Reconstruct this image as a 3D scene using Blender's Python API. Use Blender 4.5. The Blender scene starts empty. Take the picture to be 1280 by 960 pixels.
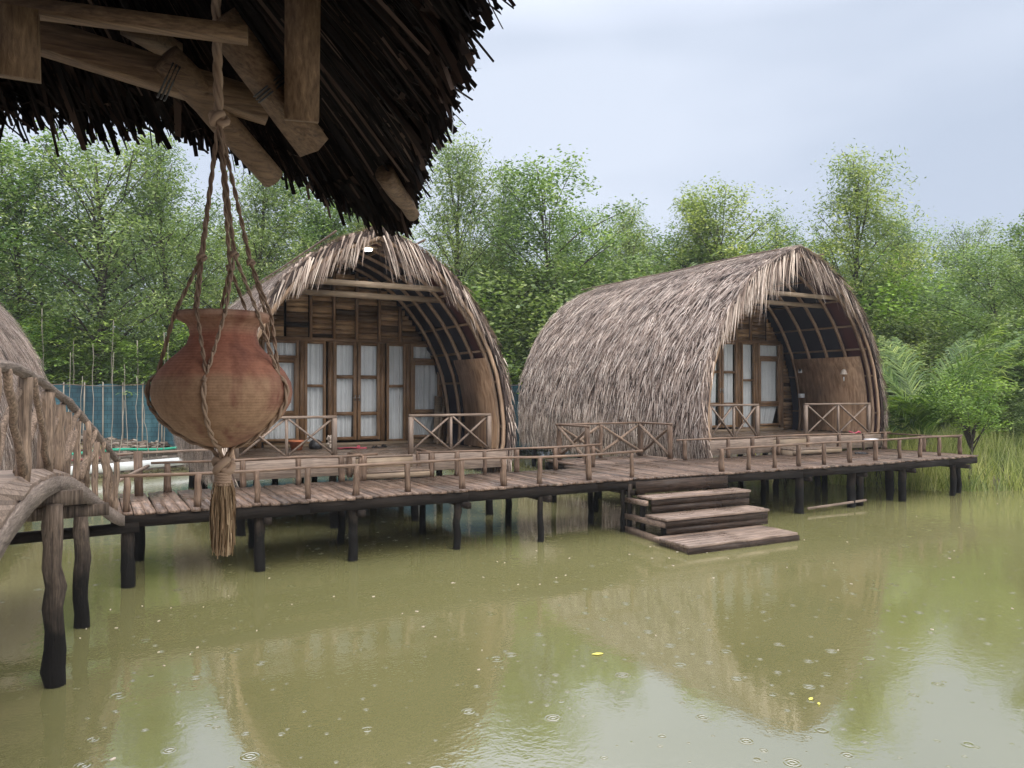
import bpy, math, random
import numpy as np
from mathutils import Vector, Matrix, noise as mnoise
R = math.radians
SC = bpy.context.scene
COL = SC.collection

# ------------------------------------------------------------------ camera, sky, sun, exposure
# world axes: +X runs along the boardwalk, +Y back towards the forest, water level z = 0
CAMP = Vector((-6.26, -11.47, 2.6))
cd = bpy.data.cameras.new('camera'); cam = bpy.data.objects.new('camera', cd); COL.objects.link(cam)
cam.location = CAMP; cam.rotation_euler = (R(90.6), 0, R(-28.6))
cd.sensor_width = 36; cd.lens = 27.0; cd.clip_start = 0.05; cd.clip_end = 1500
SC.camera = cam
SUN_EL, SUN_AZ = 44, 170
w = bpy.data.worlds.new('World'); SC.world = w; w.use_nodes = True
nt = w.node_tree; nt.nodes.clear()
def N(t, kind, **kw):
    n = t.nodes.new(kind)
    for k, v in kw.items(): setattr(n, k, v)
    return n
wo = N(nt, 'ShaderNodeOutputWorld'); wb = N(nt, 'ShaderNodeBackground')
sky = N(nt, 'ShaderNodeTexSky', sky_type='NISHITA', sun_disc=False)
sky.sun_elevation = R(SUN_EL); sky.sun_rotation = R(SUN_AZ); sky.dust_density = 6; sky.air_density = 1.0
tc = N(nt, 'ShaderNodeTexCoord'); sep = N(nt, 'ShaderNodeSeparateXYZ')
nt.links.new(tc.outputs['Generated'], sep.inputs[0])
mp = N(nt, 'ShaderNodeMapping'); mp.inputs['Scale'].default_value = (1, 1, 3.0)
nt.links.new(tc.outputs['Generated'], mp.inputs[0])
cn = N(nt, 'ShaderNodeTexNoise'); cn.inputs['Scale'].default_value = 1.5; cn.inputs['Detail'].default_value = 3.5
cn.inputs['Roughness'].default_value = .5; nt.links.new(mp.outputs[0], cn.inputs[0])
cr = N(nt, 'ShaderNodeValToRGB'); cr.color_ramp.elements[0].position = .36; cr.color_ramp.elements[1].position = .62
cr.color_ramp.elements[0].color = (3.5, 4.0, 4.9, 1); cr.color_ramp.elements[1].color = (4.7, 5.15, 6.0, 1)
nt.links.new(cn.outputs[0], cr.inputs[0])
# an overcast sky is brighter overhead than at the horizon
zr = N(nt, 'ShaderNodeMapRange'); zr.inputs['From Min'].default_value = 0.42; zr.inputs['From Max'].default_value = .95
zr.inputs['To Min'].default_value = 0; zr.inputs['To Max'].default_value = 1
nt.links.new(sep.outputs[2], zr.inputs['Value'])
zm = N(nt, 'ShaderNodeMixRGB'); zm.inputs[1].default_value = (1, 1, 1, 1); zm.inputs[2].default_value = (4.7, 4.2, 3.8, 1)
nt.links.new(zr.outputs[0], zm.inputs[0])
vm = N(nt, 'ShaderNodeVectorMath', operation='MULTIPLY')
nt.links.new(cr.outputs[0], vm.inputs[0]); nt.links.new(zm.outputs[0], vm.inputs[1])
mx = N(nt, 'ShaderNodeMixRGB'); mx.inputs[0].default_value = .92
nt.links.new(sky.outputs[0], mx.inputs[1]); nt.links.new(vm.outputs[0], mx.inputs[2])
nt.links.new(mx.outputs[0], wb.inputs[0]); wb.inputs[1].default_value = 0.105
nt.links.new(wb.outputs[0], wo.inputs[0])
sl = bpy.data.lights.new('sun', 'SUN'); sl.energy = 1.5; sl.angle = R(45); sl.color = (1, .97, .92)
so = bpy.data.objects.new('sun', sl); COL.objects.link(so)
az = R(-150)   # light comes from behind the camera, high up
so.rotation_euler = (R(90 - SUN_EL), 0, R(10)); so.location = (0, -30, 60)
SC.view_settings.view_transform = 'Standard'; SC.view_settings.look = 'None'
SC.view_settings.gamma = 1; SC.view_settings.exposure = 0.7
SC.view_settings.use_curve_mapping = False
SC.render.engine = 'CYCLES'
SC.cycles.max_bounces = 6; SC.cycles.diffuse_bounces = 4; SC.cycles.glossy_bounces = 3
SC.cycles.transmission_bounces = 4; SC.cycles.transparent_max_bounces = 8
SC.cycles.use_denoising = True; SC.cycles.sample_clamp_indirect = 6

def cw(x, Z, h=0.0):
    """camera-side metres (right, ahead, above eye) to world"""
    return Vector((CAMP.x + Z*.4787 + x*.878, CAMP.y + Z*.878 - x*.4787, CAMP.z + h))
def at(px, Z, z=0.0):
    p = cw((px-640)/960*Z, Z); p.z = z; return p
def atp(px, py, Z):
    return cw((px-640)/960*Z, Z, (490-py)/960*Z)

# ------------------------------------------------------------------ materials
MATS = {}
def newmat(name):
    m = bpy.data.materials.new(name); m.use_nodes = True
    t = m.node_tree; t.nodes.clear()
    out = N(t, 'ShaderNodeOutputMaterial'); b = N(t, 'ShaderNodeBsdfPrincipled')
    t.links.new(b.outputs[0], out.inputs[0]); MATS[name] = m
    return m, t, b, out
def ramp(t, stops, src=None):
    r = N(t, 'ShaderNodeValToRGB'); e = r.color_ramp.elements
    while len(e) < len(stops): e.new(.5)
    for k, (p, c) in enumerate(stops): e[k].position = p; e[k].color = (*c, 1)
    if src is not None: t.links.new(src, r.inputs[0])
    return r
def noise(t, scale, detail=4, rough=.6, stretch=None, coord='Object', dist=0):
    c = N(t, 'ShaderNodeTexCoord'); n = N(t, 'ShaderNodeTexNoise')
    n.inputs['Scale'].default_value = scale; n.inputs['Detail'].default_value = detail
    n.inputs['Roughness'].default_value = rough; n.inputs['Distortion'].default_value = dist
    if stretch:
        m = N(t, 'ShaderNodeMapping'); m.inputs['Scale'].default_value = stretch
        t.links.new(c.outputs[coord], m.inputs[0]); t.links.new(m.outputs[0], n.inputs[0]); n['map'] = m.name
    else: t.links.new(c.outputs[coord], n.inputs[0])
    return n
def mix(t, a, b, f, mode='MIX'):
    m = N(t, 'ShaderNodeMixRGB', blend_type=mode)
    for i, v in ((0, f), (1, a), (2, b)):
        if hasattr(v, 'links') or hasattr(v, 'is_output'): t.links.new(v, m.inputs[i])
        elif isinstance(v, (int, float)): m.inputs[i].default_value = v
        else: m.inputs[i].default_value = (*v, 1)
    return m.outputs[0]
def bump(t, b, src, strength, dist=.01):
    bp = N(t, 'ShaderNodeBump'); bp.inputs['Strength'].default_value = strength; bp.inputs['Distance'].default_value = dist
    t.links.new(src, bp.inputs['Height']); t.links.new(bp.outputs[0], b.inputs['Normal'])
    return bp

def add0(t, a, b_, k):
    n = N(t, 'ShaderNodeMath', operation='MULTIPLY_ADD'); t.links.new(b_, n.inputs[0]); n.inputs[1].default_value = k; t.links.new(a, n.inputs[2]); return n.outputs[0]
def wood(name, dark, light, axis='z', rough=.6, var=.45, wet=False, grain=1.0, moss=None, tide=False):
    m, t, b, out = newmat(name)
    st = {'x': (1.2, 22, 22), 'y': (22, 1.2, 22), 'z': (22, 22, 1.2)}[axis]
    g = noise(t, 2.2*grain, 6, .65, st, dist=.3)
    geo = N(t, 'ShaderNodeNewGeometry')
    # shift the grain from board to board
    mpn = t.nodes[g['map']]
    sc = N(t, 'ShaderNodeVectorMath', operation='SCALE'); sc.inputs[0].default_value = (13.7, 7.1, 19.3)
    t.links.new(geo.outputs['Random Per Island'], sc.inputs['Scale']); t.links.new(sc.outputs[0], mpn.inputs['Location'])
    r = ramp(t, [(.3, dark), (.55, tuple((a+c)/2 for a, c in zip(dark, light))), (.75, light)], g.outputs[0])
    isl = ramp(t, [(0, (1-var,)*3), (.5, (1, 1-.1*var, 1-.2*var)), (1, (1+var*.6,)*3)], geo.outputs['Random Per Island'])
    c = mix(t, r.outputs[0], isl.outputs[0], 1.0, 'MULTIPLY')
    big = noise(t, 1.7, 3, .6)
    br = ramp(t, [(.35, (.62, .6, .58)), (.65, (1.08, 1.06, 1.04))], big.outputs[0])
    c = mix(t, c, br.outputs[0], .8, 'MULTIPLY')
    if moss:
        mn = noise(t, 3.1, 4, .7); mr = ramp(t, [(.58, (0, 0, 0)), (.72, (1, 1, 1))], mn.outputs[0])
        c = mix(t, c, moss, mr.outputs[0])
    if tide:   # piles are stained black where the tide wets them
        tc_ = N(t, 'ShaderNodeTexCoord'); sp = N(t, 'ShaderNodeSeparateXYZ'); t.links.new(geo.outputs['Position'], sp.inputs[0])
        tn = noise(t, 6, 3, .7, (1, 1, .5))
        ad = N(t, 'ShaderNodeMath', operation='MULTIPLY_ADD'); t.links.new(tn.outputs[0], ad.inputs[0]); ad.inputs[1].default_value = -.9
        t.links.new(sp.outputs[2], ad.inputs[2])
        tr = ramp(t, [(0, (1, 1, 1)), (.25, (.75, .75, .75)), (.75, (0, 0, 0))], ad.outputs[0])
        c = mix(t, c, (.010, .009, .008), tr.outputs[0])
    t.links.new(c, b.inputs['Base Color'])
    if wet:
        wn = noise(t, 2.4, 4, .6); wr = ramp(t, [(.4, (.24,)*3), (.62, (.62,)*3)], wn.outputs[0]); t.links.new(wr.outputs[0], b.inputs['Roughness'])
    else: b.inputs['Roughness'].default_value = rough
    b.inputs['Specular IOR Level'].default_value = .12 if ('black' in name or tide or 'riser' in name) else .32
    bump(t, b, g.outputs[0], .9 if (tide or 'bark' in name) else .7, .02 if (tide or 'bark' in name) else .006)
    return m
wood('deck_wood', (.035, .024, .018), (.35, .245, .18), 'y', wet=True, var=.5, moss=(.09, .08, .06))
wood('deck_wood_long', (.05, .037, .028), (.38, .285, .215), 'x', wet=True, var=.4, moss=(.10, .085, .06))
wood('step_wood', (.07, .05, .038), (.46, .345, .27), 'x', wet=True, var=.35)
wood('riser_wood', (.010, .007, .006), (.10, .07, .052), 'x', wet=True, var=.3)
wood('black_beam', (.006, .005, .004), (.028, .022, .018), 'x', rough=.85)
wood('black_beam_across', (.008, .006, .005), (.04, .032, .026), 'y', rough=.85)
wood('pile_wood', (.03, .024, .02), (.24, .19, .15), 'z', rough=.9, tide=True)
wood('post_wood', (.05, .033, .024), (.29, .20, .14), 'z', rough=.65, var=.5)
wood('rail_wood', (.075, .048, .033), (.31, .215, .15), 'x', rough=.55, var=.4)
wood('pale_rail', (.11, .08, .062), (.38, .295, .23), 'x', rough=.6, var=.3)
wood('pale_post', (.13, .10, .08), (.40, .315, .25), 'z', rough=.6, var=.35)
wood('bark_log', (.06, .042, .032), (.46, .35, .26), 'z', rough=.85, var=.6, grain=1.3)
wood('bark_rail', (.08, .062, .05), (.36, .30, .25), 'y', rough=.85, var=.4, grain=1.6)
wood('frame_wood', (.14, .08, .043), (.38, .245, .14), 'z', rough=.4, var=.3)
wood('frame_wood_across', (.14, .08, .043), (.38, .245, .14), 'x', rough=.4, var=.3)
wood('wall_planks', (.09, .052, .028), (.50, .33, .18), 'x', rough=.55, var=.95)
wood('rib_wood', (.20, .13, .085), (.52, .38, .26), 'z', rough=.55, var=.3)
wood('purlin_wood', (.16, .105, .07), (.42, .30, .20), 'y', rough=.55, var=.3)
wood('veneer', (.18, .10, .055), (.60, .41, .26), 'z', rough=.45, var=.1, grain=.22)
wood('tie_wood', (.15, .11, .075), (.38, .30, .21), 'x', rough=.6, var=.3)
wood('bank_board', (.14, .12, .10), (.38, .34, .30), 'x', rough=.8)
wood('shelter_beam', (.07, .040, .021), (.27, .175, .10), 'x', rough=.6, var=.2, grain=2.6)
wood('shelter_beam_upright', (.085, .05, .027), (.30, .20, .115), 'z', rough=.6, var=.2, grain=2.6)
wood('trunk_bark', (.035, .03, .025), (.13, .11, .09), 'z', rough=.9, var=.2)
wood('dead_cane', (.25, .23, .19), (.5, .47, .40), 'z', rough=.8, var=.4)

def fibre(name, stops, rough=.7, var_noise=True, spec=.25, stretch=None):
    m, t, b, out = newmat(name)
    geo = N(t, 'ShaderNodeNewGeometry')
    r = ramp(t, stops, geo.outputs['Random Per Island'])
    c = r.outputs[0]
    if var_noise:
        n = noise(t, 1.3, 4, .65); nr = ramp(t, [(.33, (.62, .59, .58)), (.66, (1.18, 1.15, 1.12))], n.outputs[0])
        c = mix(t, c, nr.outputs[0], .85, 'MULTIPLY')
    t.links.new(c, b.inputs['Base Color']); b.inputs['Roughness'].default_value = rough
    b.inputs['Specular IOR Level'].default_value = spec
    return m
fibre('thatch', [(0, (.03, .018, .013)), (.18, (.13, .085, .062)), (.38, (.36, .275, .225)), (.72, (.62, .51, .43)), (1, (.90, .80, .70))])
fibre('thatch_edge', [(0, (.10, .068, .052)), (.3, (.27, .20, .16)), (.65, (.48, .39, .32)), (1, (.74, .64, .54))])
fibre('thatch_ridge', [(0, (.05, .028, .024)), (.3, (.15, .088, .07)), (.7, (.33, .22, .18)), (1, (.50, .38, .32))])
fibre('thatch_base', [(0, (.05, .036, .032)), (1, (.06, .042, .036))])
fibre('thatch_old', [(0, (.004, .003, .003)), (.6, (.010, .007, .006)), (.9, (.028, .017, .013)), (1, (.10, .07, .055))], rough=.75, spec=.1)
fibre('rope', [(0, (.22, .145, .10)), (1, (.38, .28, .20))], rough=.9)
fibre('sisal', [(0, (.13, .085, .045)), (.5, (.29, .20, .12)), (1, (.46, .35, .22))], rough=.8)

def leafmat(name, stops, trans=.35, rough=.5):
    m, t, b, out = newmat(name)
    geo = N(t, 'ShaderNodeNewGeometry')
    r = ramp(t, stops, geo.outputs['Random Per Island'])
    oi = N(t, 'ShaderNodeObjectInfo')
    orr = ramp(t, [(0, (.82, .92, .80)), (.5, (1, 1, 1)), (1, (1.15, 1.08, .85))], oi.outputs['Random'])
    n = noise(t, .55, 3, .6); nr = ramp(t, [(.36, (.60, .68, .66)), (.66, (1.25, 1.18, .95))], n.outputs[0])
    c = mix(t, r.outputs[0], orr.outputs[0], 1, 'MULTIPLY'); c = mix(t, c, nr.outputs[0], 1, 'MULTIPLY')
    t.links.new(c, b.inputs['Base Color']); b.inputs['Roughness'].default_value = rough; b.inputs['Specular IOR Level'].default_value = .3
    tr = N(t, 'ShaderNodeBsdfTranslucent'); t.links.new(mix(t, c, (1.1, 1.2, .68), 1, 'MULTIPLY'), tr.inputs[0])
    ms = N(t, 'ShaderNodeMixShader'); ms.inputs[0].default_value = trans
    t.links.new(b.outputs[0], ms.inputs[1]); t.links.new(tr.outputs[0], ms.inputs[2]); t.links.new(ms.outputs[0], out.inputs[0])
    return m
leafmat('leaf_forest', [(0, (.10, .15, .06)), (.45, (.225, .305, .125)), (.8, (.35, .43, .20)), (1, (.55, .61, .36))], trans=.42)
leafmat('leaf_dark', [(0, (.08, .13, .05)), (.5, (.165, .25, .085)), (.9, (.27, .37, .14)), (1, (.38, .46, .22))], trans=.42)
leafmat('leaf_bright', [(0, (.16, .25, .06)), (.5, (.28, .40, .09)), (1, (.44, .56, .17))])
leafmat('leaf_grass', [(0, (.16, .18, .06)), (.35, (.36, .38, .13)), (.7, (.58, .55, .26)), (1, (.72, .62, .40))])
leafmat('leaf_palm', [(0, (.07, .13, .03)), (.5, (.15, .24, .06)), (1, (.34, .43, .14))], rough=.35)

def plain(name, c, rough=.5, nz=.25, scale=8, spec=.5, metal=0, bmp=0):
    m, t, b, out = newmat(name)
    n = noise(t, scale, 4, .6); lo = tuple(x*(1-nz) for x in c); hi = tuple(min(1, x*(1+nz)) for x in c)
    r = ramp(t, [(.3, lo), (.7, hi)], n.outputs[0]); t.links.new(r.outputs[0], b.inputs['Base Color'])
    b.inputs['Roughness'].default_value = rough; b.inputs['Specular IOR Level'].default_value = spec; b.inputs['Metallic'].default_value = metal
    if bmp: bump(t, b, n.outputs[0], bmp)
    return m
plain('curtain_cloth', (.70, .71, .70), .85, .06, 3, .1)
plain('white_plastic', (.75, .76, .76), .35, .06)
plain('pipe_white', (.68, .70, .68), .45, .15, 3)
plain('hose_green', (.03, .36, .22), .4, .2)
plain('hose_red', (.22, .05, .04), .5, .3)
plain('terracotta', (.50, .16, .07), .7, .2)
plain('black_plastic', (.02, .02, .022), .4, .2)
plain('red_cloth', (.42, .07, .10), .8, .3)
plain('wire_dark', (.03, .03, .03), .6, .1)
plain('wire_grey', (.30, .32, .36), .6, .1)
plain('shell_pale', (.55, .46, .38), .6, .25, 20)
plain('leaf_yellow', (.75, .68, .12), .5, .1)
plain('leaf_brown', (.35, .30, .17), .6, .3)
plain('steel', (.35, .34, .32), .35, .1, metal=.8)
plain('black_stone', (.03, .03, .032), .5, .4, 10)
# liner under the thatch: dark sheeting, plum towards the opening, navy deeper in (dyed sheets)
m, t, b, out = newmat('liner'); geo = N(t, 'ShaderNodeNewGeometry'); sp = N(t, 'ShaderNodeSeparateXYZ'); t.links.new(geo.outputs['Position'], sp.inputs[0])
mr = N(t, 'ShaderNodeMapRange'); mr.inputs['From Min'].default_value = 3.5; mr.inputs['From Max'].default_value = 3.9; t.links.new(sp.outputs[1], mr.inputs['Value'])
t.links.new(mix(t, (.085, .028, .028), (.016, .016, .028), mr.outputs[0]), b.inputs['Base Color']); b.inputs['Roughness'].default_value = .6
# glass pane
m, t, b, out = newmat('glass'); tr = N(t, 'ShaderNodeBsdfTransparent'); gl = N(t, 'ShaderNodeBsdfGlossy'); gl.inputs['Roughness'].default_value = .03
ms = N(t, 'ShaderNodeMixShader'); fr = N(t, 'ShaderNodeFresnel'); fr.inputs[0].default_value = 1.5
t.links.new(fr.outputs[0], ms.inputs[0]); t.links.new(tr.outputs[0], ms.inputs[1]); t.links.new(gl.outputs[0], ms.inputs[2]); t.links.new(ms.outputs[0], out.inputs[0])
# lit lamp
m, t, b, out = newmat('lamp_lit'); b.inputs['Emission Color'].default_value = (1, .95, .85, 1); b.inputs['Emission Strength'].default_value = 5
# net fence
m, t, b, out = newmat('tarp'); n1 = noise(t, 1.5, 5, .6, (1, 1, .6)); n2 = noise(t, 14, 3, .7)
bt = N(t, 'ShaderNodeTexBrick'); tcx = N(t, 'ShaderNodeTexCoord'); mpx = N(t, 'ShaderNodeMapping'); mpx.inputs['Rotation'].default_value = (R(90), 0, 0)
t.links.new(tcx.outputs['Object'], mpx.inputs[0]); t.links.new(mpx.outputs[0], bt.inputs[0])
bt.inputs['Scale'].default_value = 1.6; bt.inputs['Mortar Size'].default_value = .018
bt.inputs['Color1'].default_value = (.9, .9, .9, 1); bt.inputs['Color2'].default_value = (1.05, 1.05, 1.05, 1); bt.inputs['Mortar'].default_value = (.4, .4, .42, 1)
r = ramp(t, [(.35, (.012, .045, .062)), (.55, (.03, .095, .115)), (.72, (.075, .17, .19))], n1.outputs[0])
c = mix(t, r.outputs[0], bt.outputs[0], .8, 'MULTIPLY'); t.links.new(c, b.inputs['Base Color']); b.inputs['Roughness'].default_value = .5
# soil bank
m, t, b, out = newmat('soil'); n1 = noise(t, .8, 6, .7); n2 = noise(t, 9, 5, .75)
c = mix(t, ramp(t, [(.35, (.05, .042, .030)), (.55, (.12, .10, .075)), (.7, (.06, .09, .03))], n1.outputs[0]).outputs[0], ramp(t, [(.3, (.4, .4, .4)), (.7, (1.5, 1.45, 1.4))], n2.outputs[0]).outputs[0], 1, 'MULTIPLY')
t.links.new(c, b.inputs['Base Color']); b.inputs['Roughness'].default_value = .8; bump(t, b, n2.outputs[0], .8, .06)
# murky pond water with rain
m, t, b, out = newmat('pond_water')
c0 = noise(t, .16, 3, .5)
t.links.new(ramp(t, [(.3, (.148, .142, .056)), (.7, (.190, .178, .076))], c0.outputs[0]).outputs[0], b.inputs['Base Color'])
b.inputs['Roughness'].default_value = .035; b.inputs['IOR'].default_value = 4.0; b.inputs['Specular IOR Level'].default_value = .5
tcw = N(t, 'ShaderNodeTexCoord')
def rings(scale, freq, rad, thr, off):
    mpw = N(t, 'ShaderNodeMapping'); mpw.inputs['Location'].default_value = off; t.links.new(tcw.outputs['Object'], mpw.inputs[0])
    v = N(t, 'ShaderNodeTexVoronoi', voronoi_dimensions='2D'); v.inputs['Scale'].default_value = scale; t.links.new(mpw.outputs[0], v.inputs['Vector'])
    sn = N(t, 'ShaderNodeMath', operation='MULTIPLY'); t.links.new(v.outputs['Distance'], sn.inputs[0]); sn.inputs[1].default_value = freq
    s2 = N(t, 'ShaderNodeMath', operation='SINE'); t.links.new(sn.outputs[0], s2.inputs[0])
    sp_ = N(t, 'ShaderNodeSeparateColor'); t.links.new(v.outputs['Color'], sp_.inputs[0])
    # drop age: ring radius limit varies per cell
    rr = N(t, 'ShaderNodeMath', operation='MULTIPLY'); t.links.new(sp_.outputs[1], rr.inputs[0]); rr.inputs[1].default_value = rad
    df = N(t, 'ShaderNodeMath', operation='SUBTRACT'); t.links.new(rr.outputs[0], df.inputs[0]); t.links.new(v.outputs['Distance'], df.inputs[1])
    mr = N(t, 'ShaderNodeMapRange'); mr.inputs['From Min'].default_value = 0; mr.inputs['From Max'].default_value = .05; t.links.new(df.outputs[0], mr.inputs['Value'])
    gt = N(t, 'ShaderNodeMath', operation='GREATER_THAN'); t.links.new(sp_.outputs[0], gt.inputs[0]); gt.inputs[1].default_value = thr
    a = N(t, 'ShaderNodeMath', operation='MULTIPLY'); t.links.new(s2.outputs[0], a.inputs[0]); t.links.new(mr.outputs[0], a.inputs[1])
    a2 = N(t, 'ShaderNodeMath', operation='MULTIPLY'); t.links.new(a.outputs[0], a2.inputs[0]); t.links.new(gt.outputs[0], a2.inputs[1])
    return a2.outputs[0]
r1 = rings(2.1, 95, .17, .5, (0, 0, 0)); r2 = rings(1.3, 90, .14, .35, (3.3, 1.7, 0)); r3 = rings(4.3, 70, .16, .45, (.7, 5.1, 0))
def add(a, b_, k=1):
    n = N(t, 'ShaderNodeMath', operation='MULTIPLY_ADD'); t.links.new(b_, n.inputs[0]); n.inputs[1].default_value = k; t.links.new(a, n.inputs[2]); return n.outputs[0]
rs0 = add(add(r1, r2), r3, .7); rsm = N(t, 'ShaderNodeMath', operation='MULTIPLY'); t.links.new(rs0, rsm.inputs[0]); rsm.inputs[1].default_value = .6; rs = rsm.outputs[0]
wn = noise(t, 6.5, 3, .55, (1, 1, 1)); wl = noise(t, .33, 2, .5)
wm = ramp(t, [(.42, (.25,)*3), (.62, (1,)*3)], wl.outputs[0])
wmul = N(t, 'ShaderNodeMath', operation='MULTIPLY'); t.links.new(wn.outputs[0], wmul.inputs[0]); t.links.new(wm.outputs[0], wmul.inputs[1])
fine = noise(t, 26, 2, .5)
fm = N(t, 'ShaderNodeMath', operation='MULTIPLY'); t.links.new(fine.outputs[0], fm.inputs[0]); t.links.new(wm.outputs[0], fm.inputs[1])
hh = add(add(rs, wmul.outputs[0], 1.6), fm.outputs[0], .4)
bump(t, b, hh, .55, .0035)
# clay of the hanging pot: red slip round the neck, pale belly, burnt streaks
m, t, b, out = newmat('clay')
tcp = N(t, 'ShaderNodeTexCoord'); spz = N(t, 'ShaderNodeSeparateXYZ'); t.links.new(tcp.outputs['Object'], spz.inputs[0])
zn = noise(t, 9, 3, .6)
za = N(t, 'ShaderNodeMath', operation='MULTIPLY_ADD'); t.links.new(zn.outputs[0], za.inputs[0]); za.inputs[1].default_value = .03; t.links.new(spz.outputs[2], za.inputs[2])
zr_ = N(t, 'ShaderNodeMapRange'); zr_.inputs['From Min'].default_value = 0; zr_.inputs['From Max'].default_value = .29; t.links.new(za.outputs[0], zr_.inputs['Value'])
cc = ramp(t, [(0, (.30, .14, .08)), (.12, (.34, .215, .13)), (.50, (.33, .20, .12)), (.56, (.33, .145, .09)), (.80, (.30, .12, .078)), (.86, (.38, .21, .14)), (1, (.36, .23, .16))], zr_.outputs[0])
stn = noise(t, 6, 3, .6, (2.2, 2.2, .7), dist=.6); stc = ramp(t, [(.52, (0, 0, 0)), (.70, (1, 1, 1))], stn.outputs[0])
c = mix(t, cc.outputs[0], (.20, .085, .06), stc.outputs[0])
wv = N(t, 'ShaderNodeTexWave', bands_direction='Z'); wv.inputs['Scale'].default_value = 60; wv.inputs['Distortion'].default_value = .8; t.links.new(tcp.outputs['Object'], wv.inputs[0])
sk_ = noise(t, 60, 4, .75); c = mix(t, c, ramp(t, [(.36, (.68, .64, .62)), (.6, (1.06,)*3)], sk_.outputs[0]).outputs[0], .7, 'MULTIPLY')
c = mix(t, c, ramp(t, [(0, (.92,)*3), (1, (1.03,)*3)], wv.outputs[0]).outputs[0], .5, 'MULTIPLY')
t.links.new(c, b.inputs['Base Color']); b.inputs['Roughness'].default_value = .85; b.inputs['Specular IOR Level'].default_value = .2; gr_ = noise(t, 90, 4, .7); bump(t, b, add0(t, wv.outputs[0], gr_.outputs[0], 1.2), .3, .0012)

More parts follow.
